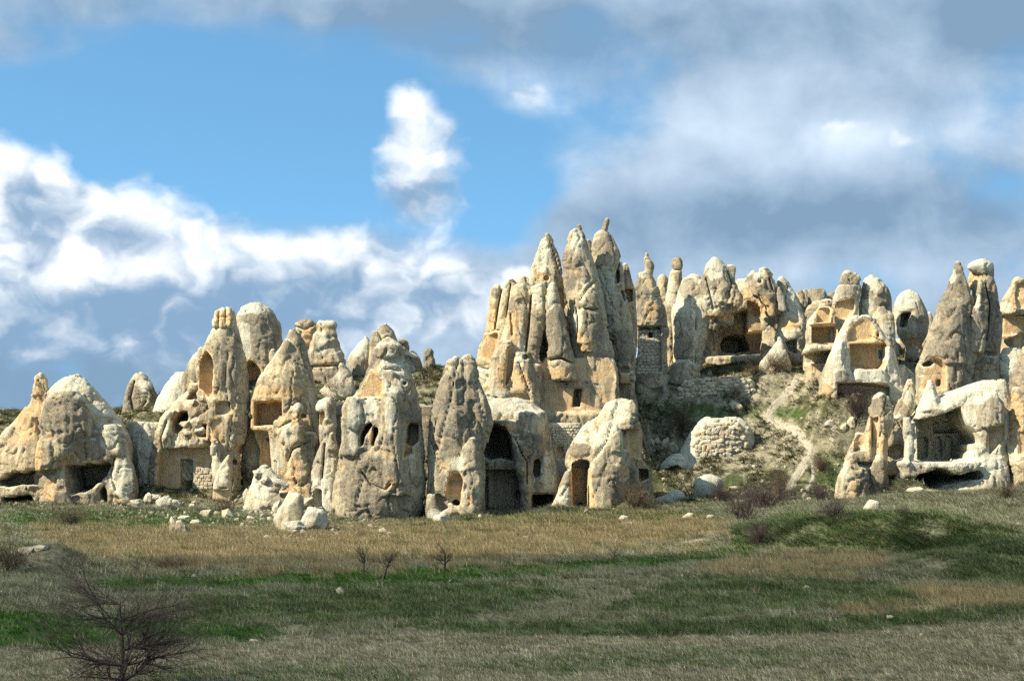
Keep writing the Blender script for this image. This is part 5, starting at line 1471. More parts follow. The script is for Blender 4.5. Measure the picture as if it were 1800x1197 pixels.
def tufts(name, w, count, seed, hmin, hmax, colors, wid=1.0, thick=.012, blades=7, lean=.25):
    idx, x, y, z, r = pick(w, count, seed)
    hgt = r.uniform(hmin, hmax, count)
    far = np.clip(y / 110.0, .6, 1.8)
    sc = np.stack([hgt * 0 + wid * far, wid * far, hgt], 1)
    ca = np.array(colors)[r.integers(0, len(colors), count)] * r.uniform(.7, 1.3, (count, 1))
    scatter(name, np.stack([x, y, z], 1), sc, ca, 'tuft', M_TUFT, thick, blades, lean)


wn = sstep(-.2, .35, med * .6 + fin_ * .4 + big * .25) * 1.3
bank = Z['bank']
tufts('dry_grass', Z['tan'] * (.12 + wn) * (1 - Z['path']) * (1 - bank), 81000, 1, .22, .52, [(00.353, 00.265, 00.132), (00.279, 00.221, 00.118), (00.441, 00.345, 00.191), (00.132, 00.140, 00.051), (00.191, 00.147, 00.074)], .8, .010)
gz = (1 - Z['hill']) * (1 - Z['tan'] * .9) * (1 - Z['green'] * .9) * (1 - Z['field'] * .93) * (1 - bank * .6)
tufts('grey_grass', gz * (.12 + wn) * (1 - Z['path']), 260000, 2, .10, .40, [(00.281, 00.263, 00.179), (00.188, 00.198, 00.104), (00.413, 00.375, 00.263), (00.094, 00.122, 00.048), (00.094, 00.112, 00.056)], .85, .010, 7, .5)
tufts('green_grass', Z['green'] * (.5 + wn) + .08 * gz, 81000, 3, .06, .17, [(000.038, 000.108, 000.012), (000.069, 000.146, 000.024), (000.031, 000.077, 000.012)], .9, .013, 7, .1)
tufts('bank_grass', bank * (.2 + wn), 67500, 9, .10, .30, [(000.065, 000.119, 000.030), (000.098, 000.151, 000.048), (000.194, 000.194, 000.107), (000.043, 000.076, 000.021)], .9, .014, 7, .3)
tufts('stubble', Z['field'] * (.3 + wn), 81000, 4, .05, .14, [(000.349, 000.307, 000.205), (000.471, 000.420, 000.287), (000.102, 000.144, 000.041), (000.205, 000.184, 000.112)], .8, .012, 6, .1)
hillw = Z['hill'] * (1 - Z['path']) * sstep(176, 186, gy)
tufts('hill_scrub', hillw * sstep(-.1, .35, med * .5 - fin_ * .4 + .05), 37800, 5, .10, .42, [(00.104, 00.110, 00.041), (00.165, 00.151, 00.076), (00.055, 00.083, 00.025), (00.234, 00.200, 00.110), (00.090, 00.071, 00.050), (00.041, 00.049, 00.027)], .8, .028, 8, .1)
idx, x, y, z, r = pick(hillw * sstep(-.2, .4, med * .6 + fin_ * .5) + .003 * (1 - Z['hill']) + .6 * sstep(166, 172, gy) * (1 - sstep(188, 192, gy)) * sstep(-.2, .3, big + med * .5) + 2.5 * pm([(370, 925), (430, 850), (540, 850), (640, 890), (700, 945), (470, 950)], 8, 8, 41) + 1.2 * pm([(150, 885), (260, 880), (350, 915), (250, 915)], 8, 8, 42) + 1.5 * pm([(1110, 745), (1200, 740), (1190, 800), (1110, 800)], 8, 8, 43), 26000, 8)
s_ = np.exp(r.normal(-2.05, .60, 26000))
scatter('rubble', np.stack([x, y, z + s_ * .1], 1), np.stack([s_ * r.uniform(.8, 1.5, 26000), s_ * r.uniform(.7, 1.2, 26000), s_ * r.uniform(.5, .9, 26000)], 1),
        np.array([(.42, .37, .255)]) * r.uniform(.55, 1.2, (26000, 1)), 'stone', M_RUB)

# ------------------------------------------------------------------ trodden paths
M_PATH, nt, b = new_mat('trodden_dust')
c = mixc(nt, noise(nt, coords(nt), 4, 6, .7).step(.3, .7), (.30, .265, .185), (.46, .42, .31))
nt.links.new(c.s, b.inputs['Base Color'])
bump(nt, noise(nt, coords(nt), 9, 5, .7), .8, .12, b)


def path_strip(pts, w0, seed):
    pw = [np.array(ground_at(p[0], p[1], 180)) for p in pts]
    ln = np.cumsum([0] + [np.linalg.norm((b_ - a_)[:2]) for a_, b_ in zip(pw[:-1], pw[1:])])
    t = np.linspace(0, ln[-1], int(ln[-1] / .25) + 2)
    cx = np.interp(t, ln, [p[0] for p in pw]); cy = np.interp(t, ln, [p[1] for p in pw])
    ker = np.ones(9) / 9
    cx = np.convolve(np.pad(cx, 4, 'edge'), ker, 'valid'); cy = np.convolve(np.pad(cy, 4, 'edge'), ker, 'valid')
    dx_, dy_ = np.gradient(cx), np.gradient(cy)
    l_ = np.hypot(dx_, dy_) + 1e-6
    nx_, ny_ = -dy_ / l_, dx_ / l_
    v = []
    K = 9
    for k in range(K):
        u = (k / (K - 1) - .5) * 2
        wv_ = w0 * (1 + .35 * perlin(t / 1.1, 0 * t + np.sign(u) * 3, 0 * t, seed) + .15 * perlin(t / .4, 0 * t + u * 5, 0 * t, seed))
        X = cx + nx_ * u * wv_ * .5; Y = cy + ny_ * u * wv_ * .5
        v.append(np.stack([X, Y, zground(X, Y) + .07 - .10 * abs(u) ** 3], 1))
    v = np.stack(v, 1); n_ = len(t)
    i = np.arange(n_ * K).reshape(n_, K)
    q = np.stack([i[:-1, :-1].ravel(), i[:-1, 1:].ravel(), i[1:, 1:].ravel(), i[1:, :-1].ravel()], 1)
    if vnormals(v.reshape(-1, 3), q)[:, 2].mean() < 0:
        q = q[:, ::-1]
    add('path', mesh_np('path', v.reshape(-1, 3), q), M_PATH, kind='structure')


path_strip([(1432, 645), (1400, 672), (1372, 705), (1346, 730), (1385, 752), (1418, 780), (1428, 798), (1408, 822), (1396, 840), (1385, 866)], .75, 501)
path_strip([(1425, 808), (1432, 830), (1418, 862), (1410, 888)], .4, 502)

# ------------------------------------------------------------------ bare trees and shrubs
M_BARK, nt, b = new_mat('dark_bark')
c = mixc(nt, noise(nt, coords(nt), 20, 4, .6).step(.35, .65), (.045, .034, .030), (.10, .075, .06))
nt.links.new(c.s, b.inputs['Base Color'])
M_TWIG, nt, b = new_mat('purple_twigs')
c = mixc(nt, noise(nt, coords(nt), 3, 3, .6).step(.35, .65), (.042, .029, .029), (.095, .066, .060))
nt.links.new(c.s, b.inputs['Base Color'])
M_TWIG2, nt, b = new_mat('brown_twigs')
c = mixc(nt, noise(nt, coords(nt), 3, 3, .6).step(.35, .65), (.065, .048, .030), (.16, .115, .07))
nt.links.new(c.s, b.inputs['Base Color'])


def prisms(segs):
    """three-sided tapering prisms; segs = rows of (p0, p1, r0, r1)"""
    a = np.array([s[0] for s in segs]); c = np.array([s[1] for s in segs])
    r0 = np.array([s[2] for s in segs])[:, None]; r1 = np.array([s[3] for s in segs])[:, None]
    d = c - a
    d /= np.linalg.norm(d, axis=1, keepdims=True) + 1e-9
    up = np.where(np.abs(d[:, 2:3]) > .9, [[1., 0, 0]], [[0, 0, 1.]])
    u = np.cross(d, up); u /= np.linalg.norm(u, axis=1, keepdims=True)
    w = np.cross(d, u)
    n = len(segs)
    vs = []
    for base, rr in ((a, r0), (c, r1)):
        for k in range(3):
            t = 2 * math.pi * k / 3
            vs.append(base + (u * math.cos(t) + w * math.sin(t)) * rr)
    v = np.stack(vs, 1).reshape(-1, 3)
    i = np.arange(n)[:, None] * 6
    q = np.concatenate([i + np.array([[0, 1, 4, 3]]), i + np.array([[1, 2, 5, 4]]), i + np.array([[2, 0, 3, 5]])])
    return v, q


def grow(r, p, d, ln, rad, lev, maxlev, segs, kids, wig=.22, droop=0.0, spread=.75, split=3):
    n = split
    for i in range(n):
        d = d + Vector((r.gauss(0, wig), r.gauss(0, wig), r.gauss(0, wig) + .06 - droop))
        d.normalize()
        p1 = p + d * (ln / n)
        r1 = rad * (1 - .28)
        segs.append((tuple(p), tuple(p1), rad, r1, lev))
        p, rad = p1, r1
        if lev < maxlev:
            for _ in range(kids[lev]):
                ax = Vector((r.gauss(0, 1), r.gauss(0, 1), r.gauss(0, .6)))
                dd = (d + ax.normalized() * spread).normalized()
                grow(r, p, dd, ln * r.uniform(.5, .75), rad * .6, lev + 1, maxlev, segs, kids, wig, droop, spread, split)


def shrub_mesh(seed, stems, h, rad, maxlev, kids, flat=.9, name='twigs', sp=.75):
    r = random.Random(seed)
    segs = []
    for s in range(stems):
        a = r.uniform(0, 2 * math.pi); t = r.uniform(.1, flat)
        d = Vector((math.cos(a) * t, math.sin(a) * t, 1)).normalized()
        grow(r, Vector((r.gauss(0, .12) * h, r.gauss(0, .12) * h, -.1)), d, h * r.uniform(.6, .95), rad, 0, maxlev, segs, kids, spread=sp)
    v, q = prisms([s[:4] for s in segs])
    return mesh_np(name, v, q, False)


SH = [shrub_mesh(11 + i, 20, 1.0, .016, 2, [3, 3, 0], .95) for i in range(3)]
SHT = []
for m_ in SH:
    m_.materials.append(M_TWIG)
    m2 = m_.copy(); m2.materials.clear(); m2.materials.append(M_TWIG2); SHT.append(m2)


def shrub(px, py, wpx, hpx, label, tw=0, y0=50, Y=None, i=[0]):
    if Y is None:
        X, Y, z = ground_at(px, py, y0)
    else:
        X, Y, z = gp(px, Y)
    i[0] += 1
    o = add('bare_shrub', (SHT if tw else SH)[i[0] % 3], label=label, cat='shrub', loc=(X, Y, z))
    s = Y / F
    o.scale = (wpx * s / 1.5, wpx * s / 1.5, hpx * s / 1.1)
    o.rotation_euler = (0, 0, i[0] * 1.7)
    return o


shrub(1312, 932, 70, 70, 'large purple bare shrub at the left end of the dark grassy bank', y0=140)
shrub(1345, 905, 90, 60, 'wide purple bare shrub on the slope just above the dark grassy bank', y0=165)
shrub(1335, 960, 60, 40, 'low purple bare shrub spilling down the left tip of the dark grassy bank', y0=120)
shrub(1468, 925, 62, 42, 'round purple bare shrub on the crest of the dark grassy bank', y0=122)
shrub(1590, 922, 24, 18, 'tiny dark shrub on the striped face of the dark grassy bank', y0=118)
shrub(1372, 880, 44, 60, 'thin upright bare shrub beside the lower end of the white path', 1, y0=170)
shrub(1262, 880, 50, 34, 'dark bare shrub left of the path below the pale boulder-like outcrop', y0=170)
shrub(1446, 882, 44, 36, 'bare purplish shrub at the foot of the spire with hewn corner niches', y0=170)
shrub(1505, 738, 66, 58, 'dense purple bare shrub below the open hewn chamber', y0=190)
shrub(1360, 655, 56, 38, 'dark rounded shrub in front of the low caves by the rock shelter', 1, y0=190)
shrub(1325, 660, 34, 22, 'small dark green-brown shrub left of the rounded shelter shrub', 1, y0=190)
shrub(1196, 765, 60, 50, 'brown bare shrub on the terrace left of the dry stone mound', 1, y0=190)
shrub(1116, 895, 76, 46, 'grey bare shrub leaning at the right foot of the arched rock', 1, y0=170)
shrub(1205, 630, 30, 36, 'dark shaded shrub in the gap right of the masonry chimney', y0=190)
shrub(125, 925, 66, 32, 'low brown tangled shrub in the grass below the big left cave', 1, y0=140)
shrub(400, 905, 46, 30, 'small brown shrub on the bank below the lit pointed spire', 1, y0=140)
shrub(1715, 690, 66, 52, 'tangled shrub thicket above the white roof of the cave church', y0=190)
shrub(1680, 672, 40, 34, 'smaller shrub at the left of the thicket above the cave church', 1, y0=190)
shrub(1750, 670, 44, 30, 'shrub tuft at the right of the thicket above the cave church', 1, y0=190)
shrub(1680, 850, 46, 20, 'dark low shrub in the mouth of the lower cave under the church', y0=170)
shrub(1770, 880, 60, 30, 'bare shrub on the slope below the streaked cliff at the right edge', 1, y0=160)
shrub(760, 670, 26, 14, 'little scrub bush on the ridge near the lone stone post', 1, y0=190)
shrub(590, 690, 50, 26, 'dark scrub bush in the hollow below the twin flat-topped blocks', 1, y0=190)
shrub(1640, 640, 26, 22, 'small scrub bush left of the arched niche under the twin peak', 1, y0=190)
shrub(10, 1005, 76, 62, 'reddish bare shrub cut off by the left edge behind the small earth mound', 1, y0=85)
shrub(1290, 700, 40, 18, 'low grey scrub on top of the upper terrace wall', 1, y0=190)
shrub(1440, 830, 40, 26, 'wispy scrub at the bend of the white path', 1, y0=170)
shrub(300, 1000, 120, 22, 'low brown undergrowth patch right of the small earth mound', 1, y0=85)


def bare_tree(px, py, hpx, seed, label, kids, maxlev, rad, width=1.0, y0=50, Y=None, sp=.8, trunk_frac=.35, thick=.55, lo=(.35, .9), ll=(.30, .48), mats=None, z=None, sc_in=None):
    if Y is None:
        X, Y, z = ground_at(px, py, y0)
    else:
        X, Y, z = gp(px, Y)
    s = hpx * Y / F if sc_in is None else sc_in
    r = random.Random(seed)
    root = add('bare_tree', None, label=label, cat='tree', loc=(X, Y, z))
    tr = []; segs = []
    p = Vector((0, 0, -.2)); d = Vector((.03, 0, 1)).normalized()
    n = 6
    for i in range(n):
        d = (d + Vector((r.gauss(0, .09), r.gauss(0, .09), .1))).normalized()
        p1 = p + d * s * .75 / n
        t0, t1 = rad * (1 - i / n * .65), rad * (1 - (i + 1) / n * .65)
        tr.append((tuple(p), tuple(p1), t0, t1))
        p = p1
        if (i + 1) / n >= trunk_frac:
            for _ in range(kids[0]):
                a = r.uniform(0, 6.28)
                dd = Vector((math.cos(a) * sp * width, math.sin(a) * sp * width, r.uniform(*lo))).normalized()
                grow(r, p, dd, s * r.uniform(*ll), t1 * thick, 1, maxlev, segs, kids, .2, 0.0, .7, 4)
    big_ = [q for q in segs if q[4] == 1]
    tw = [q for q in segs if q[4] > 1]
    v, q = prisms(tr + [g_[:4] for g_ in big_])
    add('trunk', mesh_np('trunk', v, q, True), (mats or (M_BARK, M_TWIG2))[0], parent=root)
    v, q = prisms([g_[:4] for g_ in tw])
    add('crown', mesh_np('crown', v, q, False), (mats or (M_BARK, M_TWIG2))[1], parent=root)
    return root



bt = bare_tree(213, 1230, 205, 8, 'large bare tree spreading dark branches at the bottom left corner', [4, 3, 2, 1, 0], 4, .095, 3.4, Y=50.0, trunk_frac=.10, sc_in=3.4, thick=.8, lo=(.02, .5), ll=(.38, .66), mats=(M_BARK, M_BARK))
bare_tree(638, 1012, 56, 21, 'leftmost of the two close slender bare trees in the tan grass', [3, 4, 3, 0], 2, .085, 1.0, y0=85, trunk_frac=.6, mats=(M_BARK, M_BARK))
bare_tree(671, 1024, 60, 22, 'taller slender bare tree standing on the green strip', [3, 4, 3, 0], 2, .10, 1.0, y0=85, trunk_frac=.6, mats=(M_BARK, M_BARK))
bare_tree(779, 1006, 52, 23, 'forked bare tree standing alone at the edge of the green strip', [3, 4, 3, 0], 2, .09, 1.1, y0=85, trunk_frac=.45, mats=(M_BARK, M_BARK))
bare_tree(1077, 990, 38, 24, 'small faint bare tree at the far right of the green strip', [3, 4, 3, 0], 2, .035, 1.0, y0=90, trunk_frac=.4)
bare_tree(240, 1012, 44, 25, 'thin bare sapling in the field behind the large bare tree', [3, 3, 2, 0], 2, .03, .8, y0=85, trunk_frac=.4)
bare_tree(1187, 1050, 26, 26, 'tiny leafless sapling in the grey grass terrace', [2, 2, 0], 2, .02, .8, y0=68, trunk_frac=.4)

# ------------------------------------------------------------------ boulders
def boulder_mesh(seed, n=26):
    r = np.random.default_rng(seed)
    g = np.linspace(-1, 1, n)
    vs, qs, off = [], [], 0
    for ax in range(3):
        for sgn in (-1, 1):
            A, B = np.meshgrid(g, g, indexing='ij')
            p = np.zeros((n, n, 3)); p[..., ax] = sgn; p[..., (ax + 1) % 3] = A * sgn; p[..., (ax + 2) % 3] = B
            i = np.arange(n * n).reshape(n, n) + off
            vs.append(p.reshape(-1, 3)); off += n * n
            qs.append(np.stack([i[:-1, :-1].ravel(), i[1:, :-1].ravel(), i[1:, 1:].ravel(), i[:-1, 1:].ravel()], 1))
    v = np.concatenate(vs); q = np.concatenate(qs)
    key = np.round(v * 1000).astype(int)
    _, first, inv = np.unique(key, axis=0, return_index=True, return_inverse=True)
    v = v[first]; q = inv.ravel()[q]
    v = v / np.linalg.norm(v, axis=1, keepdims=True)
    pn = r.normal(size=(16, 3)); pn /= np.linalg.norm(pn, axis=1, keepdims=True)
    rad = np.ones(len(v))
    for k in range(16):
        dt = v @ pn[k]
        dd = r.uniform(.60, .88)
        rad = np.where(dt > .05, np.minimum(rad, dd / np.maximum(dt, .05)), rad)
    v = v * rad[:, None]
    nn = perlin(v[:, 0] * 1.6, v[:, 1] * 1.6, v[:, 2] * 1.6, seed) * .14 + perlin(v[:, 0] * 4, v[:, 1] * 4, v[:, 2] * 4, seed + 1) * .06
    v = v * (1 + nn)[:, None]
    me = mesh_np('boulder', v, q)
    nr = vnormals(v, q)
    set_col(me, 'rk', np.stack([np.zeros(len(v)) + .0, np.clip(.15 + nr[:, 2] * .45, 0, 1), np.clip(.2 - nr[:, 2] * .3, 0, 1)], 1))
    return me


BM = [boulder_mesh(300 + i) for i in range(7)]
BMP = []
for i, m_ in enumerate(BM):
    m_.materials.append(M_PALE if i % 3 else M_ROCK)


def boulder(px, py, w, h, label, y0=120, name='boulder', tilt=0.0, mi=None, i=[0]):
    X, Y, z = ground_at(px, py, y0)
    i[0] += 1
    s = Y / F
    o = add(name, BM[(i[0] if mi is None else mi) % 7], label=label, cat='boulder', loc=(X, Y + w * s * .25, z + h * s * .30))
    g_ = 1.25 if w > 20 else 1.05
    o.scale = (w * s * .58 * g_, w * s * .5 * g_, h * s * .70 * g_)
    o.rotation_euler = (0, tilt, [0, .25, -.25, 3.0, 3.3][i[0] % 5])
    return o


for a in [
    (238, 893, 20, 17, 'small cream boulder at the left end of the boulder group below the pale hump'),
    (261, 886, 15, 20, 'upright cream boulder second from left in the group below the pale hump'),
    (274, 884, 18, 17, 'pale boulder at the back of the group below the pale hump'),
    (286, 898, 28, 27, 'largest boulder of the group below the pale hump, with a tan face'),
    (304, 893, 24, 15, 'flat grey boulder at the right end of the group below the pale hump'),
    (305, 937, 16, 30, 'pointed white boulder standing in the grass below the boulder group'),
    (319, 937, 24, 20, 'rounded cream boulder leaning against the pointed white one'),
    (323, 915, 18, 10, 'low pale stone just behind the pointed white boulder'),
    (344, 922, 18, 9, 'flat pale stone right of the pointed white boulder'),
    (361, 909, 20, 15, 'single rounded stone in the grass below the masonry blocks'),
    (338, 893, 14, 9, 'small stone near the foot of the hewn doorway'),
    (352, 887, 10, 7, 'tiny stone beside the foot of the masonry wall'),
    (486, 906, 20, 28, 'tall narrow cream boulder left of the biggest boulder heap'),
    (508, 935, 50, 62, 'biggest cream boulder in front of the knobbly buttress', ),
    (516, 939, 28, 24, 'round boulder nestled under the biggest cream boulder'),
    (552, 934, 38, 38, 'blocky cream boulder with a split right of the biggest one'),
    (532, 893, 44, 22, 'sloping cream boulder behind the biggest one'),
    (432, 888, 12, 34, 'slanting slab leaning on the rubble left of the boulder heap'),
    (475, 880, 20, 14, 'cream boulder on top of the rubble left of the boulder heap'),
    (441, 916, 16, 10, 'small pale stone low in the rubble left of the boulder heap'),
    (462, 912, 12, 9, 'small round stone between the rubble and the boulder heap'),
    (452, 840, 16, 16, 'dark cracked stone at the top of the ledge rubble'),
    (466, 850, 18, 14, 'pale rounded stone on the ledge under the hewn recess'),
    (498, 872, 18, 12, 'flat stone resting on the low cream ledge'),
    (706, 915, 26, 34, 'pale slab leaning in the dark cleft beside the huge window rock'),
    (776, 920, 26, 18, 'white stone at the foot of the split-topped cone'),
    (1295, 724, 22, 17, 'bright white block lying on the green terrace'),
    (1210, 915, 22, 12, 'white stone in the grass below the pale outcrop'),
    (1249, 913, 12, 9, 'small white round stone near the large purple shrub'),
    (1097, 917, 18, 11, 'twin lobed pale stone in the grass right of the arched rock'),
    (1103, 924, 24, 6, 'flat pale slab just below the twin lobed stone'),
    (1146, 784, 12, 15, 'left of three rounded stones in the shaded gully'),
    (1156, 784, 11, 15, 'middle one of three rounded stones in the shaded gully'),
    (1170, 790, 18, 22, 'largest right one of three rounded stones in the shaded gully'),
    (1168, 846, 12, 6, 'small flat white stone below the crescent hollow'),
    (1290, 862, 18, 8, 'flat stone in the grass left of the lower path'),
    (1535, 908, 22, 20, 'pointed white stone on the crest behind the dark grassy bank', 130),
    (1565, 1092, 14, 12, 'round grey stone on the lower field edge at the right', 60),
    (948, 944, 14, 5, 'low white stone in the tan grass below the arched rock', 120),
    (924, 946, 10, 4, 'small white stone in the tan grass left of the low one', 120),
    (446, 1130, 18, 7, 'flat grey stone on the edge of the lower green strip', 55),
    (4, 1046, 9, 8, 'small grey stone at the left edge of the field', 60),
    (629, 1048, 5, 5, 'tiny dark stone on the grey grass terrace', 70),
    (1198, 1014, 4, 4, 'tiny white stone at the back of the grey grass terrace', 70),
    (46, 975, 26, 14, 'white stone sticking out of the small earth mound', 90),
    (72, 968, 24, 10, 'pale flat stone on top of the small earth mound', 90),
    (1460, 750, 18, 14, 'cream stone in the scree right of the white path', 185),
    (1484, 760, 16, 16, 'squarish cream stone in the scree below the purple shrub', 185),
    (1497, 752, 18, 18, 'larger cream stone in the scree next to the purple shrub', 185),
    (1398, 770, 12, 8, 'small stone at the left edge of the white path', 185),
    (1210, 665, 16, 10, 'grey stone by the shaded terrace foot', 190),
    (325, 752, 18, 14, 'angular cream block fallen in the left rubble cave'),
    (344, 752, 22, 22, 'big angular block wedged in front of the rubble caves'),
    (352, 764, 20, 18, 'lower angular block wedged in front of the rubble caves'),
    (330, 770, 20, 16, 'grey angular block below the left rubble cave'),
    (343, 715, 15, 14, 'rounded stone balanced above the rubble caves'),
    (358, 706, 16, 14, 'tilted stone at the foot of the deep arched niche'),
    (1612, 866, 26, 9, 'white flat stone at the mouth of the lower church cave', 170),
    (1640, 868, 30, 8, 'long pale slab in front of the lower church cave', 170),
    (1000, 688, 20, 8, 'pale slab lying below the hewn facade', 190),
]:
    a = list(a)
    y0 = a[5] if len(a) > 5 else 120
    big_front = {325: 190.5, 344: 190.5, 352: 190.3, 330: 190.2, 343: 191, 358: 190.5, 452: 182.5, 466: 182.5, 498: 182.3, 475: 182, 532: 178.5, 432: 182}
    i0 = (325, 344, 352, 330, 343, 358, 452, 466, 498, 532)
    if a[0] in i0 and a[1] < 893.5:
        Y = big_front[a[0]]
        o = boulder(a[0], a[1], a[2], a[3], a[4], y0)
        s = Y / F
        o.location = ((a[0] - 900) * s, Y, CZ + (HOR - a[1] + a[3] * .4) * s)
        o.scale = (a[2] * s * .56, a[2] * s * .5, a[3] * s * .6)
    else:
        boulder(a[0], a[1], a[2], a[3], a[4], y0)

# ------------------------------------------------------------------ laid stone: every block its own piece
from mathutils.bvhtree import BVHTree


def block_mesh(seed, rnd=.18, n=3):
    r = random.Random(seed)
    import bmesh
    bm = bmesh.new()
    bmesh.ops.create_cube(bm, size=1.0)
    for v in bm.verts:
        v.co += Vector([r.uniform(-rnd, rnd) * .5 for _ in range(3)])
    bmesh.ops.bevel(bm, geom=bm.edges[:], offset=.10 + rnd * .4, segments=1, affect='EDGES')
    me = bpy.data.meshes.new('stone')
    bm.to_mesh(me); bm.free()
    set_col(me, 'rk', np.tile([[.0, .2 + .5 * r.random(), r.random() * .5]], (len(me.vertices), 1)))
    return me


SQ = [block_mesh(400 + i, .10) for i in range(5)]
RN = [block_mesh(420 + i, .34) for i in range(6)]
SQO = []
for m_ in SQ + RN:
    m_.materials.append(M_PALE)
RW = []
for m_ in RN:
    m2 = m_.copy(); m2.materials.clear(); m2.materials.append(M_WARM); RW.append(m2)


def lay_stones(host, poly, cw, ch, meshes, name='stone', skip=None, seed=1, jit=.25, proud=.05, depth=.35, gap=.90):
    bpy.context.view_layer.update()
    me = host.data
    vs = [host.matrix_world @ v.co for v in me.vertices]
    bvh = BVHTree.FromPolygons(vs, [tuple(p.vertices) for p in me.polygons])
    r = random.Random(seed)
    xs = [p[0] for p in poly]; ys = [p[1] for p in poly]
    y = min(ys) + ch / 2; k = 0; row = 0
    inv = host.matrix_world.inverted()
    while y < max(ys):
        x = min(xs) + (cw / 2 if row % 2 else 0) + r.uniform(-1, 1)
        while x < max(xs):
            w = cw * r.uniform(1 - jit, 1 + jit)
            cx, cy = x + w / 2, y + r.uniform(-1, 1) * ch * jit * .7
            x += w
            if poly_sdf(np.array([cx]), np.array([cy]), poly)[0] > -1.0:
                continue
            if skip and skip(cx, cy):
                continue
            d = Vector(((cx - 900) / F, 1, (HOR - cy) / F))
            hit = bvh.ray_cast(Vector((0, 0, CZ)), d.normalized())
            if hit[0] is None or k >= 298:
                continue
            Yh = hit[0].y
            s = Yh / F
            o = bpy.data.objects.new(name, meshes[r.randrange(len(meshes))])
            COL.objects.link(o)
            o.parent = host
            o.location = inv @ Vector((hit[0].x, Yh + depth * .5 - proud - r.uniform(0, .06), hit[0].z))
            o.scale = (w * s * gap, depth, ch * s * gap * r.uniform(.9, 1.08))
            t_ = .07 if meshes is SQ else .35
            o.rotation_euler = (r.uniform(-t_, t_), r.uniform(-t_, t_), r.uniform(-t_, t_))
            k += 1
        y += ch; row += 1
    return k


cliff = [o for o in ROCKS if str(o.get('label', '')).startswith('carved cliff')][0]
n1 = lay_stones(cliff, box(340, 376, 814, 878), 8.2, 6.6, SQ, 'stone_block', seed=2, proud=.03)
n2 = lay_stones(mason, box(1121, 1162, 580, 652), 7.4, 5.6, SQ, 'stone_block', skip=lambda x, y: 1136 < x < 1149 and 582 < y < 597, seed=3, proud=.04)
mw = R('masonry_wall', 'small masonry wall of regular cream blocks between the dark alcove and the arched rock', 'stone wall', 186, [
    dict(r=[(744, 962, 1024), (752, 958, 1022), (780, 962, 1016), (800, 966, 1006), (850, 972, 1000), (880, 975, 998)], t=.3, p=5)], cuts=[('c', arch(979, 991, 782, 806), .8, .6)], paint=[('p', 985, 800, 26, 50)], mat='p', rough=.4, pad=0)
n3 = lay_stones(mw, [(960, 748), (1022, 748), (1012, 782), (1000, 792), (962, 786)], 6.4, 4.8, SQ, 'stone_block', seed=4, proud=.05)
mo = R('dry_stone_wall', 'curved dry stone wall of tan rubble on the pale mound right of the gully', 'stone wall', 197, [
    dict(r=[(734, 1240, 1296), (742, 1228, 1312), (760, 1214, 1322), (780, 1202, 1326), (800, 1192, 1324), (822, 1180, 1320), (850, 1180, 1320)], t=.45, p=2.6)], paint=[('p', 1205, 790, 30, 50), ('p', 1300, 740, 30, 16)], mat='p', rough=.7, pale_top=1)
n4 = lay_stones(mo, [(1228, 756), (1244, 736), (1292, 734), (1314, 752), (1314, 786), (1296, 800), (1222, 804), (1216, 780)], 9.6, 7.8, RN + RW + RW, 'stone', seed=5, jit=.45, proud=.12, depth=.45, gap=1.05)
tw = R('terrace_wall', 'long sunlit terrace wall of rough stones below the great rock shelter', 'stone wall', 203.5, [
    dict(r=[(666, 1226, 1318), (672, 1200, 1326), (690, 1192, 1326), (712, 1190, 1322)], t=.16, p=4, dmax=1.2)], mat='w', rough=.5, pale_top=1)
n5 = lay_stones(tw, [(1226, 662), (1316, 664), (1328, 674), (1326, 700), (1300, 708), (1232, 712), (1188, 710), (1192, 676)], 8.8, 6.6, RN + RW, 'stone', seed=6, jit=.45, proud=.12, depth=.45, gap=1.05)
print('stones', n1, n2, n3, n4, n5)

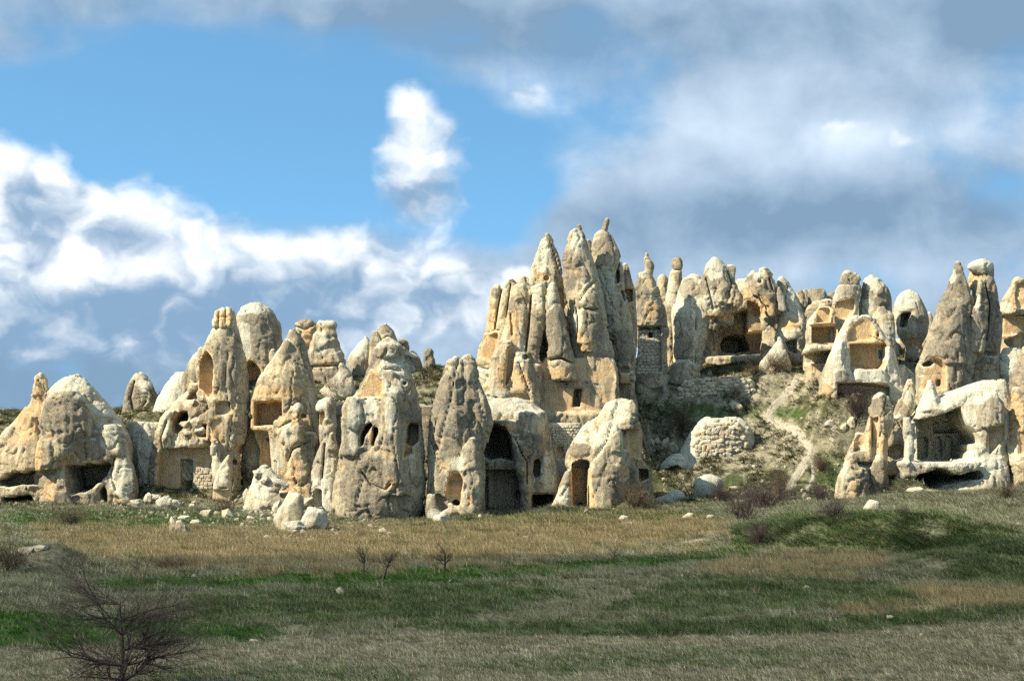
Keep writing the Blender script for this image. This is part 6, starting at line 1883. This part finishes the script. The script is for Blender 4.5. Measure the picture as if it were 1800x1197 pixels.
# ------------------------------------------------------------------ the low cloud whose shadow lies over the fields
def low_cloud(alt=260.0):
    k = alt / math.tan(SUN_EL)
    ox, oy = -k * math.sin(SUN_AZ), -k * math.cos(SUN_AZ)
    r = np.random.default_rng(12)
    bl = [(x_, y_, alt + r.uniform(-4, 8), r.uniform(30, 42), r.uniform(14, 22)) for x_ in range(-130, 160, 28) for y_ in (-50, -15, 20, 52)]
    bl += [(x_, 84 + r.uniform(-5, 6) + max(0, x_ - 2) * .45, alt, r.uniform(16, 21), r.uniform(9, 14)) for x_ in range(-120, 60, 15)]
    h = 5.0
    lo_ = np.array([-190., -110, alt - 34]); n_ = (80, 56, 17)
    g_ = [lo_[i] + np.arange(n_[i]) * h for i in range(3)]
    X, Y, Zz = np.meshgrid(*g_, indexing='ij')
    nz_ = perlin(X / 22, Y / 22, Zz / 22, 77) * 7 + perlin(X / 9, Y / 9, Zz / 9, 78) * 3
    D = np.full(X.shape, 1e3)
    for (a, b_, c_, ra, rc) in bl:
        d = (np.sqrt(((X - a) / ra) ** 2 + ((Y - b_) / ra) ** 2 + ((Zz - c_) / rc) ** 2) - 1) * rc
        hh = np.maximum(9 - np.abs(D - d), 0) / 9
        D = np.minimum(D, d) - hh * hh * 2.2
    D = D + nz_
    D[0] = D[-1] = 9; D[:, 0] = D[:, -1] = 9; D[:, :, 0] = D[:, :, -1] = 9
    v, q = surface_nets(D, lo_, h)
    mc, nt, b = new_mat('cloud_white', 1.0)
    b.inputs['Base Color'].default_value = (.85, .87, .9, 1)
    # thin vapour: part of the sunlight passes through
    tr = nt.nodes.new('ShaderNodeBsdfTransparent'); mx = nt.nodes.new('ShaderNodeMixShader')
    mx.inputs[0].default_value = .30
    o_ = [n for n in nt.nodes if n.type == 'OUTPUT_MATERIAL'][0]
    nt.links.new(tr.outputs[0], mx.inputs[1]); nt.links.new(b.outputs[0], mx.inputs[2]); nt.links.new(mx.outputs[0], o_.inputs[0])
    return add('cloud', mesh_np('cloud', v + np.array([ox, oy, 0]), q), mc, kind='stuff')


low_cloud()
